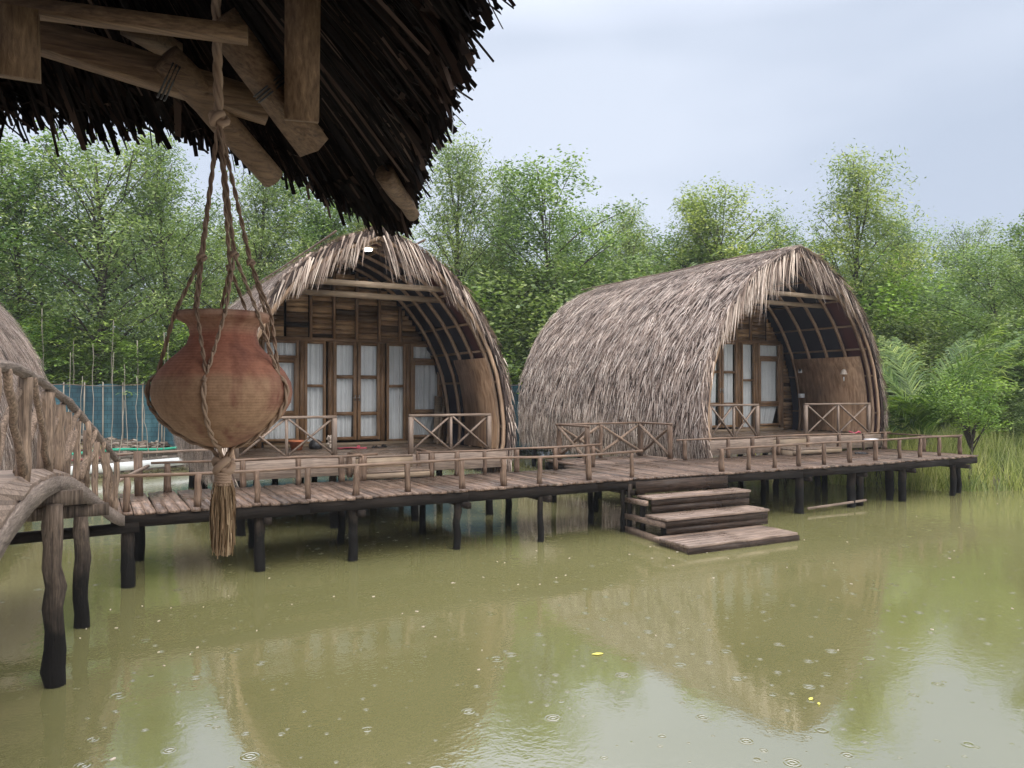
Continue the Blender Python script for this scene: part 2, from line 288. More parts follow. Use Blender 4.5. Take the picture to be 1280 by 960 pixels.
# ------------------------------------------------------------------ mesh helpers
class MB:
    def __init__(s): s.v = []; s.f = []
    def face(s, *pts):
        n = len(s.v); s.v.extend([tuple(p) for p in pts]); s.f.append(tuple(range(n, n+len(pts))))
    def grid(s, rows, close=False):
        n = len(s.v); w_ = len(rows[0])
        for r in rows: s.v.extend([tuple(p) for p in r])
        for i in range(len(rows)-1):
            for j in range(w_ - (0 if close else 1)):
                k = (j+1) % w_
                s.f.append((n+i*w_+j, n+i*w_+k, n+(i+1)*w_+k, n+(i+1)*w_+j))
    def box(s, lo, hi, M=None):
        x0, y0, z0 = lo; x1, y1, z1 = hi
        c = [Vector(p) for p in ((x0,y0,z0),(x1,y0,z0),(x1,y1,z0),(x0,y1,z0),(x0,y0,z1),(x1,y0,z1),(x1,y1,z1),(x0,y1,z1))]
        if M: c = [M @ p for p in c]
        n = len(s.v); s.v.extend([tuple(p) for p in c])
        for f in ((0,3,2,1),(4,5,6,7),(0,1,5,4),(1,2,6,5),(2,3,7,6),(3,0,4,7)): s.f.append(tuple(n+i for i in f))
    def bar(s, p0, p1, w_, h, up=(0,0,1), taper=1.0):
        p0 = Vector(p0); p1 = Vector(p1); d = (p1-p0).normalized(); u = Vector(up)
        if abs(d.dot(u)) > .98: u = Vector((0,1,0))
        x = d.cross(u).normalized(); y = x.cross(d).normalized()
        n = len(s.v)
        for p, k in ((p0, 1), (p1, taper)):
            for a, b_ in ((-1,-1),(1,-1),(1,1),(-1,1)): s.v.append(tuple(p + x*a*w_/2*k + y*b_*h/2*k))
        for f in ((0,1,2,3),(7,6,5,4),(0,4,5,1),(1,5,6,2),(2,6,7,3),(3,7,4,0)): s.f.append(tuple(n+i for i in f))
    def tube(s, pts, rad, n=8, rough=0, seed=0, twist=0):
        pts = [Vector(p) for p in pts]; rr = random.Random(seed); rows = []
        if not hasattr(rad, '__len__'): rad = [rad]*len(pts)
        for i, p in enumerate(pts):
            d = (pts[min(i+1, len(pts)-1)] - pts[max(i-1, 0)]).normalized()
            u = Vector((0,0,1)) if abs(d.z) < .9 else Vector((0,1,0))
            x = d.cross(u).normalized(); y = x.cross(d).normalized()
            rows.append([p + (x*math.cos(a+twist*i)+y*math.sin(a+twist*i))*rad[i]*(1+rr.uniform(-rough, rough)) for a in [2*math.pi*k/n for k in range(n)]])
        b0 = len(s.v); s.grid(rows, True)
        s.f.append(tuple(b0+k for k in range(n))[::-1]); s.f.append(tuple(b0+(len(pts)-1)*n+k for k in range(n)))
    def log(s, p0, p1, r0, r1=None, wob=.02, seed=0, n=9, seg=6, rough=.08):
        rr = random.Random(seed); p0 = Vector(p0); p1 = Vector(p1); r1 = r1 or r0
        pts = []; rad = []; o = Vector((0,0,0))
        for i in range(seg+1):
            f = i/seg
            if 0 < i < seg: o = Vector((rr.uniform(-wob, wob), rr.uniform(-wob, wob), rr.uniform(-wob, wob)*.3))
            else: o = Vector((0,0,0))
            pts.append(p0.lerp(p1, f)+o); rad.append((r0*(1-f)+r1*f)*(1+rr.uniform(-rough, rough)))
        s.tube(pts, rad, n, rough, seed)
    def revolve(s, prof, c, n=40):
        s.grid([[ (c[0]+r*math.cos(2*math.pi*k/n), c[1]+r*math.sin(2*math.pi*k/n), c[2]+z) for k in range(n)] for r, z in prof], True)
    def build(s, name, mat, parent=None, smooth=False, label=None, kind=None, group=None, cat=None, bevel=0):
        o0 = Vector((0,0,0))
        r = parent
        while r is not None and r.parent is not None: r = r.parent
        if r is not None: o0 = r.location
        elif s.v:
            A = np.array(s.v); o0 = Vector((float((A[:,0].min()+A[:,0].max())/2), float((A[:,1].min()+A[:,1].max())/2), float(A[:,2].min())))
            if kind == 'structure': o0 = Vector((0,0,0))
        V = np.array(s.v, dtype=np.float32) - np.array(o0, dtype=np.float32)
        me = bpy.data.meshes.new(name); me.from_pydata([], [], []) if False else None
        nf = len(s.f); ln = np.array([len(f) for f in s.f], dtype=np.int32); li = np.fromiter((i for f in s.f for i in f), dtype=np.int32, count=int(ln.sum()))
        me.vertices.add(len(V)); me.vertices.foreach_set('co', V.ravel())
        me.loops.add(len(li)); me.loops.foreach_set('vertex_index', li)
        me.polygons.add(nf); st = np.zeros(nf, dtype=np.int32); st[1:] = np.cumsum(ln)[:-1]; me.polygons.foreach_set('loop_start', st)
        me.update(calc_edges=True); me.validate()
        if smooth: me.polygons.foreach_set('use_smooth', [True]*len(me.polygons))
        me.materials.append(MATS[mat])
        o = bpy.data.objects.new(name, me); COL.objects.link(o)
        if parent is not None: o.parent = parent
        else: o.location = o0
        if label: o['label'] = label
        if kind: o['kind'] = kind
        if group: o['group'] = group
        if cat: o['category'] = cat
        if bevel:
            md = o.modifiers.new('bevel', 'BEVEL'); md.width = bevel; md.segments = 1; md.limit_method = 'ANGLE'
        return o
def thing(name, loc, label, cat, group=None):
    o = bpy.data.objects.new(name, None); COL.objects.link(o); o.location = loc; o.empty_display_size = .2
    o['label'] = label; o['category'] = cat
    if group: o['group'] = group
    return o
def copy_tree(o, parent=None):
    c = o.copy(); COL.objects.link(c); c.parent = parent
    for ch in list(o.children): copy_tree(ch, c)
    return c
def strip(mb, p, d, nrm, L, w_, curl=0.0, seg=2, tip=.15):
    """one dry leaf: a narrow blade from p along d, bending by curl towards -z"""
    side = d.cross(nrm).normalized(); n = len(mb.v)
    q = Vector(p); dd = Vector(d)
    for i in range(seg+1):
        f = i/seg; ww = w_*(1 if f < .01 else (1-f*(1-tip)) if f < .99 else tip)/2
        mb.v.append(tuple(q - side*ww)); mb.v.append(tuple(q + side*ww))
        dd = (dd + Vector((0,0,-curl/seg))).normalized(); q = q + dd*(L/seg)
    for i in range(seg): mb.f.append((n+2*i, n+2*i+1, n+2*i+3, n+2*i+2))

# ------------------------------------------------------------------ water and banks
wmb = MB(); S = 400; wmb.face((-S,-S,0),(S,-S,0),(S,S,0),(-S,S,0))
wmb.build('water', 'pond_water', kind='structure')
SHORE = [(-60, 13), (-12, 13.5), (-6, 15.6), (-2.5, 17.6), (5, 20.5), (14.2, 21.5), (15.2, 12), (13.6, 6.4), (12.7, 3.4), (13.6, 1.3), (15.4, .6), (18.5, .0), (23, -.8), (60, -3), (200, -20)]
def sdist(x, y):
    """positive on land"""
    best = 1e9; sgn = 1
    for i in range(len(SHORE)-1):
        ax, ay = SHORE[i]; bx, by = SHORE[i+1]; dx, dy = bx-ax, by-ay
        f = max(0, min(1, ((x-ax)*dx+(y-ay)*dy)/(dx*dx+dy*dy))); qx, qy = ax+f*dx, ay+f*dy
        d = math.hypot(x-qx, y-qy)
        if d < best: best = d; sgn = 1 if dx*(y-ay)-dy*(x-ax) > 0 else -1
    return best*sgn
def ground_z(x, y):
    d = sdist(x, y); f = max(0, min(1, (d+.5)/2.2)); f = f*f*(3-2*f)
    f2 = max(0, min(1, (d-1.5)/2.5)); return -.5 + f*1.15 + f2*(.45 if x < 10 else .1) + (mnoise.noise(Vector((x*.5, y*.5, 0)))*.12 + mnoise.noise(Vector((x*1.9, y*1.9, 4)))*.05)*min(1, max(0, d+.3))
gm = MB()
xs = [-400, -200, -100] + [-60+i*.9 for i in range(int(140/.9))] + [100, 200, 400]
ys = [-6+i*.7 for i in range(int(52/.7))] + [60, 100, 200, 400]
gm.grid([[(x, y, ground_z(x, y) if -60 <= x <= 90 else (.7 if y > 5 else -.5)) for x in xs] for y in ys])
gm.build('ground', 'soil', smooth=True, kind='structure')

# ------------------------------------------------------------------ thatched bungalows
PROF = [(0,1.0),(.11,.972),(.26,.935),(.465,.858),(.60,.78),(.725,.685),(.80,.61),(.875,.52),(.935,.42),(.975,.30),(.995,.19),(.99,.10),(.965,.03),(.95,-.01)]
def prof(t, hw, H, inset=0.0, base=1.0):
    """t 0 (apex) .. 1 (foot) along the arch -> (u offset, z), tangent"""
    f = t*(len(PROF)-1); i = min(int(f), len(PROF)-2); g = f-i
    def cm(k):
        p = [PROF[max(0, min(len(PROF)-1, i+o))] for o in (-1, 0, 1, 2)]
        if i == 0: p[0] = (-p[2][0], p[2][1]) if k == 0 else p[0]; 
        a, b_, c_, d_ = [q[k] for q in p]
        return .5*((2*b_)+(-a+c_)*g+(2*a-5*b_+4*c_-d_)*g*g+(-a+3*b_-3*c_+d_)*g**3)
    x = PROF[i][0]*(1-g)+PROF[i+1][0]*g; z = PROF[i][1]*(1-g)+PROF[i+1][1]*g
    tx = (PROF[i+1][0]-PROF[i][0])*hw; tz = (PROF[i+1][1]-PROF[i][1])*H; L = math.hypot(tx, tz)
    tx /= L; tz /= L
    # outward normal is (-tz, tx) with sign so that it points out (x>0)
    nx, nz = -tz, tx
    if nx*1 < 0: nx, nz = -nx, -nz
    if i == 0 and nz < 0: nx, nz = -nx, -nz
    return (x*hw - nx*inset, base + z*H - nz*inset), (tx, tz), (nx, nz)
def arclen(hw, H):
    s = 0
    for i in range(len(PROF)-1): s += math.hypot((PROF[i+1][0]-PROF[i][0])*hw, (PROF[i+1][1]-PROF[i][1])*H)
    return s

def rail_panel(root, a, b, z0, z1, bays, name='porch_railing', matp='pale_post', matr='pale_rail', rake=0):
    """X-braced railing from a to b (xy), floor z0 to rail z1"""
    a = Vector((*a, 0)); b = Vector((*b, 0)); d = (b-a).normalized(); L = (b-a).length
    mb = MB(); mb.bar(a-d*.04+Vector((0,0,z1)), b+d*.04+Vector((0,0,z1)), .07, .05)
    rl = mb.build(name, matr, root)
    for k in range(bays+1):
        p = a.lerp(b, k/bays); th = .085 if k in (0, bays) else .05
        pb = MB(); pb.bar(p+Vector((0,0,z0)), p+Vector((0,0,z1-.026)), th, th, up=(d.x, d.y, 0)); pb.build('post', matp, rl)
    for k in range(bays):
        p = a.lerp(b, (k+.03)/bays); q = a.lerp(b, (k+.97)/bays); n_ = Vector((-d.y, d.x, 0))*.02
        for s_, (A, B) in ((1, (p, q)), (-1, (q, p))):
            br = MB(); br.bar(A+n_*s_+Vector((0,0,z0+.08)), B+n_*s_+Vector((0,0,z1-.03)), .035, .045, up=(n_.x*50, n_.y*50, 0)); br.build('brace', matp if s_ > 0 else matr, rl)
    return rl

def curtain(parent, x0, x1, z0, z1, y, seed, gap=0):
    rr = random.Random(seed); mb = MB(); n = max(8, int((x1-x0)/.014)); ph = rr.uniform(0, 6)
    rows = []
    for j in range(5):
        f = j/4; z = z1+(z0-z1)*f
        row = []
        for i in range(n+1):
            g = i/n; x = x0+(x1-x0)*(g*(1-gap*f))
            row.append((x, y + .034*math.sin(ph+g*(x1-x0)*46+.8*math.sin(g*9+ph)+f*.3) + .01*math.sin(g*23+ph*2), z))
        rows.append(row)
    mb.grid(rows); return mb.build('curtain', 'curtain_cloth', parent, smooth=True)

def window_unit(root, x0, x1, z0, z1, y, rows, seed, name='window', th=.06, cols=1, handle=False, gap=0):
    """framed window: rows = list of z splits; frame proud of the wall, curtain and pane behind"""
    mb = MB(); F = th
    mb.box((x0, y-.05, z0), (x0+F, y+.03, z1)); mb.box((x1-F, y-.05, z0), (x1, y+.03, z1))
    fr = mb.build(name, 'frame_wood', root, bevel=.004)
    zs = [z0]+list(rows)+[z1]
    for k, z in enumerate(zs):
        lo, hi = (z, z+F) if k == 0 else ((z-F, z) if k == len(zs)-1 else (z-F*.55, z+F*.55))
        ac = MB(); ac.box((x0+F, y-.045, lo), (x1-F, y+.025, hi)); ac.build('rail', 'frame_wood_across', fr)
    if cols == 2:
        c = MB(); xm = (x0+x1)/2; c.box((xm-F*.45, y-.04, z0+F), (xm+F*.45, y+.02, z1-F)); c.build('mullion', 'frame_wood', fr)
    for k in range(len(zs)-1):
        lo = zs[k]+(F if k == 0 else F*.55); hi = zs[k+1]-(F if k == len(zs)-2 else F*.55)
        g = MB(); g.face((x0+F, y, lo), (x1-F, y, lo), (x1-F, y, hi), (x0+F, y, hi)); g.build('pane', 'glass', fr)
    curtain(fr, x0+F*.6, x1-F*.6, z0+F*.5, z1-F*.4, y+.09, seed, gap)
    if handle:
        h = MB(); hx = x1-F*.5 if handle == 'r' else x0+F*.5; hz = z0+(z1-z0)*.43
        h.box((hx-.014, y-.062, hz-.07), (hx+.014, y-.05, hz+.07)); h.box((hx-.05, y-.085, hz-.01), (hx+.012, y-.07, hz+.01)); h.bar((hx,y-.06,hz),(hx,y-.08,hz),.014,.014)
        h.build('handle', 'steel', fr)
    return fr

def bungalow(cx, hw, H, v0, L, seed, doff, floor, label, pv=(3.0, 4.6), wall_y=6.0, dens=1.0, detail=True, lamp=False, stilts=()):
    rr = random.Random(seed); AL = arclen(hw, H)
    root = thing('thatched_bungalow', (cx, v0, 0), label, 'bungalow', 'arched thatched bungalows on stilts along the boardwalk')
    fz = lambda k: floor + (k-1.37)*H/4.85 if False else floor+(k-1.37)*(H/4.85)
    sx = hw/2.95
    # --- base layer under the leaves
    mb = MB(); nt_ = 26
    def ring(inset, v, ext=0):
        pts = []
        for k in range(-nt_, nt_+1):
            s_ = 1 if k >= 0 else -1; (x, z), tt, nn = prof(abs(k)/nt_, hw, H, inset)
            pts.append((cx+s_*x, v, z))
        return pts
    outer = [ring(.05, v0), ring(.05, v0+L)]; mb.grid(outer); mb.grid([ring(.17, v0), ring(.05, v0)]); mb.grid([ring(.05, v0+L), ring(.17, v0+L)])
    # back gable closed with thatch
    bk = ring(.06, v0+L-.02); mb.face(*bk[::-1])
    thatch = mb.build('thatch_roof', 'thatch_base', root, smooth=False)
    # --- leaf courses
    mb = MB(); step = .125; ncourse = int(AL/step)
    for s_ in (-1, 1):
        vis = (s_ < 0 and cx > -8) or (s_ > 0 and cx < -8)
        k = dens if vis else dens*.35
        for c in range(1, ncourse+3):
            t_ = min(1, (c*step)/AL); n_ = int(L/.021*k)
            for i in range(n_):
                tt_ = max(0.0, min(.985, t_ + rr.uniform(-.5, .5)*step/AL - .04))
                (x, z), tg, nn = prof(tt_, hw, H, .02+rr.uniform(-.04, .02))
                y = v0+rr.random()*L
                # leaf clumps wander a little
                wv_ = mnoise.noise(Vector((y*1.7, tt_*9, seed)))*.45
                d = Vector((s_*tg[0], wv_+rr.gauss(0, .2), tg[1])).normalized(); nrm = Vector((s_*nn[0], 0, nn[1]))
                d = (d+nrm*rr.uniform(.02, .18)).normalized()
                strip(mb, (cx+s_*x, y, z), d, nrm, rr.uniform(.24, .46), rr.uniform(.016, .042), curl=rr.uniform(-.05, .3), seg=2, tip=.25)
    mb.build('thatch_leaves', 'thatch', thatch)
    # --- ridge course of brown leaves and the pole that ties it
    mb = MB()
    for s_ in (-1, 1):
        for c in range(14):
            for i in range(int(L/.022*dens)):
                tt_ = max(0, (c*.09+rr.uniform(-.05, .05)-.05)/AL)
                if c > 8 and rr.random() < (c-8)*.15: continue; (x, z), tg, nn = prof(tt_, hw, H, -.015)
                d = Vector((s_*tg[0], rr.gauss(0, .12), tg[1])); nrm = Vector((s_*nn[0], 0, nn[1])); d = (d+nrm*rr.uniform(.0, .06)).normalized()
                strip(mb, (cx+s_*x, v0-.05+rr.random()*(L+.1), z+.03), d, nrm, rr.uniform(.18, .3), rr.uniform(.02, .035), curl=.05, seg=1, tip=.4)
    mb.build('ridge_leaves', 'thatch_ridge', thatch)
    for s_ in (-1, 1):
        (x, z), tg, nn = prof(1.0/AL, hw, H, -.13); pm = MB()
        pm.tube([(cx+s_*x, v0-.05+L*i/10, z+rr.uniform(-.012, .012)) for i in range(11)], .02, 6); pm.build('ridge_pole', 'pale_rail', thatch)
    # --- fringe of long leaves round the front arch
    mb = MB(); nf = int(2700*dens)
    for i in range(nf):
        s_ = rr.choice((-1, 1)); tt_ = rr.random()**.9*.97
        (x, z), tg, nn = prof(tt_, hw, H, rr.uniform(-.02, .14))
        k = max(0, 1-tt_*1.9)   # 1 near the apex, 0 on the uprights
        clump = .55+.75*abs(mnoise.noise(Vector((tt_*16+s_*9, seed*3.1, 0))))
        if mnoise.noise(Vector((tt_*42*s_, seed*7.7, 3))) < -.28 and rr.random() < .7: continue
        Lf = (.40+.52*min(1, k*1.6))*clump*rr.uniform(.6, 1.3)*(H/4.85)**1.6
        if not lamp and s_ < 0 and k > .15: Lf *= 1.35
        if lamp and abs(s_*x) < .28 and s_ < 0: Lf *= .35
        d = Vector((s_*tg[0]*(1-.5*k), -rr.uniform(.05, .4)-.1*k, tg[1]*(1-.4*k)-(.7*k+.32*max(0, min(1, 3*(.8-tt_)))))).normalized()
        d = (d+Vector((rr.gauss(0, .09), rr.gauss(0, .06), 0))).normalized()
        nrm = Vector((s_*nn[0]*.5+rr.uniform(-.3, .3), -1, nn[1]*.4))
        strip(mb, (cx+s_*x, v0+rr.uniform(-.02, .3), z), d, nrm, Lf, rr.uniform(.018, .046), curl=.15+.6*k, seg=3, tip=.08)
    # short leaves that break up the silhouette
    for i in range(int(1500*dens)):
        s_ = rr.choice((-1, 1)); tt_ = rr.random()*.98; (x, z), tg, nn = prof(tt_, hw, H, .03); nrm = Vector((s_*nn[0], 0, nn[1]))
        d = (Vector((s_*tg[0], rr.uniform(-.5, .2), tg[1]))+nrm*rr.uniform(0, .3)).normalized()
        strip(mb, (cx+s_*x, v0+rr.uniform(-.06, .2), z), d, nrm, rr.uniform(.2, .42), rr.uniform(.015, .03), curl=.4, seg=2, tip=.1)
    mb.build('fringe', 'thatch_edge', thatch)
    # --- liner
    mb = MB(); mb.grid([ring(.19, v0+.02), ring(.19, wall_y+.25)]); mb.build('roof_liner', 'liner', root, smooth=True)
    # --- ribs
    vs = [v0+.22, v0+.85, v0+1.5, v0+2.15, v0+2.8]
    for j, v in enumerate(vs):
        for s_ in (-1, 1):
            mb = MB(); ww = .11 if j == 0 else .08
            rows = []
            for k in range(nt_+1):
                (x, z), tg, nn = prof(.02+.96*k/nt_, hw, H, .245); (x2, z2), _, _ = prof(.02+.96*k/nt_, hw, H, .30)
                rows.append([(cx+s_*x, v-ww/2, z), (cx+s_*x, v+ww/2, z), (cx+s_*x2, v+ww/2, z2), (cx+s_*x2, v-ww/2, z2)])
            mb.grid(rows, True); mb.build('rib', 'rib_wood', root)
    # outer front rib
    for s_ in (-1, 1):
        mb = MB(); rows = []
        for k in range(nt_+1):
            (x, z), tg, nn = prof(.02+.97*k/nt_, hw, H, .19); (x2, z2), _, _ = prof(.02+.97*k/nt_, hw, H, .26)
            rows.append([(cx+s_*x, v0+.03, z), (cx+s_*x, v0+.09, z), (cx+s_*x2, v0+.09, z2), (cx+s_*x2, v0+.03, z2)])
        mb.grid(rows, True); mb.build('rib', 'rib_wood', root)
    # purlins
    for tt_ in (.08, .2, .31, .42, .53, .64, .78, .9):
        for s_ in (-1, 1):
            (x, z), tg, nn = prof(tt_, hw, H, .22); mb = MB(); mb.bar((cx+s_*x, v0+.04, z), (cx+s_*x, wall_y, z), .045, .04, up=(s_*nn[0], 0, nn[1])); mb.build('purlin', 'purlin_wood', root)
    # tie beams
    for dv, zz in ((.3, .765), (.9, .735)):
        zt = 1+H*zz; xw = hw*.60
        mb = MB(); mb.bar((cx-xw, v0+dv, zt), (cx+xw, v0+dv, zt), .07, .11); mb.build('tie_beam', 'tie_wood', root)
    # --- front wall: plank field above and beside the windows
    def half_at(z, inset=.2):
        for k in range(200):
            (x, zz), _, _ = prof(k/200, hw, H, inset)
            if zz <= z: return x
        return hw*.95-inset
    y = wall_y; dx = cx+doff; ztop = fz(3.78); zbot = floor+.02
    X = lambda k: dx + k*sx        # measured from the middle of the door
    edge = 2.14
    mb = MB(); cols = [-3.4, -2.14, -1.62, -1.08, -.52, 0, .54, 1.1, 1.66, 2.14, 3.4]
    for a, b_ in zip(cols[:-1], cols[1:]):
        z = ztop+.04
        while z < 1+H-.35:
            hz = rr.uniform(.10, .16); zc = z+hz
            h_ = half_at(zc); x0 = max(X(a)+.03, cx-h_); x1 = min(X(b_)-.03, cx+h_)
            if x1-x0 > .05: mb.box((x0, y+.02, z), (x1, y+.045, zc-.006))
            z = zc
    for a, b_, in ((-3.6, -2.14), (2.14, 3.6)):
        z = floor
        while z < ztop+.03:
            hz = rr.uniform(.10, .15); h_ = half_at(min(z+hz, 1+H*.5)) ; x0 = max(X(a), cx-h_); x1 = min(X(b_)-.02 if b_ < 0 else X(b_), cx+h_)
            if b_ > 0: x0 = X(a)+.02
            if x1-x0 > .05: mb.box((x0, y+.02, z), (x1, y+.045, z+hz-.006))
            z += hz
    # low panels under the windows
    for a, b_ in ((-2.14, -1.1), (1.1, 2.14)):
        mb.box((X(a)+.06, y+.02, floor), (X(b_)-.02, y+.045, fz(1.55)))
    wall = mb.build('front_wall', 'wall_planks', root)
    bs = MB(); h_ = half_at(1.6)
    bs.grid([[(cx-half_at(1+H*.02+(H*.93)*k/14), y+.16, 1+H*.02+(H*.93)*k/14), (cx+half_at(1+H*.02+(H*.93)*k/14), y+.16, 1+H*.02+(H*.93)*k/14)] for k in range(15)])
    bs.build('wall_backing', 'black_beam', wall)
    # upright studs and the lintel
    for k in (-2.14, -1.06, -.53, 0, .55, 1.06, 2.14):
        mb = MB(); hgt = 1+H-.3
        while half_at(hgt) < abs(X(k)-cx)+.04: hgt -= .05
        if hgt > ztop+.15: mb.bar((X(k), y-.01, ztop+.02), (X(k), y-.01, hgt), .06, .07, up=(0,1,0)); mb.build('stud', 'frame_wood', wall)
    mb = MB(); hb = half_at(ztop); mb.box((max(X(-2.9), cx-hb), y-.04, ztop-.02), (min(X(2.7), cx+hb), y+.018, ztop+.06)); mb.build('lintel', 'frame_wood_across', wall)
    # windows and door, mirrored about the middle
    zs = lambda *k: [fz(q) for q in k]
    for s_, sd in ((-1, 1), (1, 2)):
        a, b_ = sorted((s_*1.33, s_*2.13)); window_unit(root, X(a), X(b_), fz(3.36), ztop-.022, y, [], seed*10+sd)
        window_unit(root, X(a), X(b_), fz(2.08), fz(3.355), y, [], seed*10+sd+2, th=.10, name='window')
        window_unit(root, X(a), X(b_), fz(1.5), fz(2.075), y, [], seed*10+sd+4, name='window', gap=.25 if s_ > 0 else 0)
        a, b_ = sorted((s_*.72, s_*1.2)); window_unit(root, X(a), X(b_), floor+.05, ztop-.022, y, [fz(2.74)], seed*10+sd+6, name='window')
        for q in (.62, 1.265):
            mb = MB(); mb.box((X(s_*q)-.055*sx, y-.06, floor+.001), (X(s_*q)+.055*sx, y+.015, ztop-.022)); mb.build('window_post', 'frame_wood', root)
        mb = MB(); mb.box((X(s_*2.19)-.055, y-.06, floor+.001), (X(s_*2.19)+.055, y+.015, ztop-.022)); mb.build('window_post', 'frame_wood', root)
        a, b_ = sorted((s_*.012, s_*.555)); window_unit(root, X(a), X(b_), floor+.12, ztop-.022, y-.02, zs(2.1, 2.95), seed*10+sd+8, name='door', th=.075, handle=('l' if s_ > 0 else 'r'), gap=.1 if s_ < 0 else 0)
    mb = MB(); mb.box((X(-2.1), y-.20, floor-.02), (X(2.1), y-.065, floor+.07)); mb.build('door_sill', 'tie_wood', root)
    # --- veneer panels on the inner sides
    for s_ in (-1, 1):
        mb = MB(); rows = []; zt = floor+1.95*H/4.85
        ks = [k/30 for k in range(31)]
        sel = []
        for k in range(60):
            (x, z), _, _ = prof(k/60, hw, H, .31)
            if floor+.02 < z < zt: sel.append((x, z))
        sel = [(sel[0][0]-.02, zt)]+sel+[(sel[-1][0], floor+.02)]
        vA, vB = pv
        rows = [[(cx+s_*x, vA, z), (cx+s_*x, vB, z), (cx+s_*(x+.02), vB, z), (cx+s_*(x+.02), vA, z)] for x, z in sel]
        mb.grid(rows, True); mb.build('side_panel', 'veneer', root)
    # --- porch floor
    mb = MB(); z0 = floor-.04; hx = hw*.93
    n_ = int((wall_y+.2-v0)/.13); yb = v0+.02
    while yb < wall_y+.2:
        mb.box((cx-hx+.1, yb, z0), (cx+hx-.1, yb+.125, floor-rr.uniform(0, .006))); yb += .131
    mb.build('porch_floor', 'deck_wood_long', root)
    for a, b_ in ((cx-hx, X(-1.0)), (X(.15), cx+hx)):
        mb = MB(); mb.box((a, v0-.02, 1.03), (b_, v0+.018, floor-.005)); mb.build('porch_fascia', 'pale_rail', root, bevel=.004)
    mb = MB(); mb.box((X(-1.0), v0-.02, 1.06), (X(.15), v0+.018, floor-.043)); mb.build('porch_fascia', 'tie_wood', root)
    for k in range(4):
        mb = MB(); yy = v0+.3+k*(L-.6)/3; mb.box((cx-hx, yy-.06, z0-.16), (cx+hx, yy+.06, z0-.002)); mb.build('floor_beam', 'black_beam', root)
        for j in range(4):
            xx = cx-hx+.25+j*(2*hx-.5)/3
            mb = MB(); mb.log((xx, yy, z0-.161), (xx, yy, -.4), .075, .085, .02, seed*31+k*4+j, 8, 5); mb.build('stilt', 'pile_wood', root, smooth=True)
    # floor of the room behind the wall
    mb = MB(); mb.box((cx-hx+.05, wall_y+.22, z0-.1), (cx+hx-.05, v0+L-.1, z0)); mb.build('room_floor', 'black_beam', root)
    # --- railings either side of the porch
    zr_ = floor+.76*H/4.85
    rail_panel(root, (cx-hx+.12, v0+.12), (X(-1.37), v0+.12), floor-.02, zr_, 2)
    rail_panel(root, (X(.16), v0+.12), (cx+hx-.35, v0+.12), floor-.02, zr_, 2)
    if lamp:
        zt = 1+H*.915
        mb = MB(); mb.revolve([(0, 0), (.085, 0), (.09, -.012), (.09, -.03), (.075, -.04), (0, -.042)], (cx-.12, v0+.42, zt), 24); l = mb.build('ceiling_lamp', 'lamp_lit', root)
        mb = MB(); mb.bar((cx-.45, v0+.42, zt+.03), (cx+.45, v0+.42, zt+.03), .06, .055); mb.build('lamp_batten', 'tie_wood', root)
    return root, X, fz

mid, Xm, fzm = bungalow(-1.38, 2.97, 4.85, 2.8, 8.6, 3, .51, 1.37, 'smaller thatched bungalow in the middle, facing us, with a lit ceiling lamp at its peak', lamp=True, dens=.8)
rgt, Xr, fzr = bungalow(10.35, 3.5, 5.55, 2.85, 9.3, 7, .12, 1.40, 'large thatched bungalow on the right with its long left roof slope in full view', dens=1.0, pv=(3.2, 5.6))
lft, Xl, fzl = bungalow(-10.7, 3.0, 4.85, 1.3, 8.8, 11, .45, 1.37, 'thatched bungalow at the far left edge, half cut off behind the log bridge railing', dens=.9, wall_y=4.5, pv=(1.5, 3.1))
lft.rotation_euler = (0, 0, R(-4))

# ------------------------------------------------------------------ boardwalk
rr = random.Random(5)
def front(u): return -.10+.10*math.sin((u+6)*.25)+(.0 if u < 9 else (u-9)*.05)
U0, U1 = -6.05, 13.45
bw = thing('boardwalk', (3.7, 1.0, 0), 'long wet plank boardwalk on black piles, with knee-high pole rails on both sides', 'boardwalk')
mb = MB(); u = U0
while u < U1:
    wd = rr.uniform(.125, .155); back = 2.12 if u < 2.6 else 2.62
    sk = .06 if u > 8 else 0
    M = Matrix.Translation((u+wd/2, 0, 0)) @ Matrix.Rotation(R(rr.uniform(-.6, .6)-sk*20), 4, 'Z')
    mb.box((-wd/2+.006, front(u)+rr.uniform(-.04, .04), .958+rr.uniform(-.004, .003)), (wd/2-.006, back+rr.uniform(-.05, .05), .998+rr.uniform(-.005, .006)), M); u += wd
deck = mb.build('deck_boards', 'deck_wood', bw)
# edge and inner beams
for off, nm in ((.03, 'edge_beam'), (1.0, 'joist'), (1.93, 'joist')):
    u = U0
    while u < U1-.1:
        u2 = min(u+2.6, U1); mb = MB(); o2 = off if off < 1.5 else off+(.5 if u > 2.6 else 0)
        mb.bar((u, front(u)+o2, .875+rr.uniform(-.008, .008)), (u2+.02, front(u2)+o2, .875+rr.uniform(-.008, .008)), .07, .15); mb.build(nm, 'black_beam', bw); u = u2
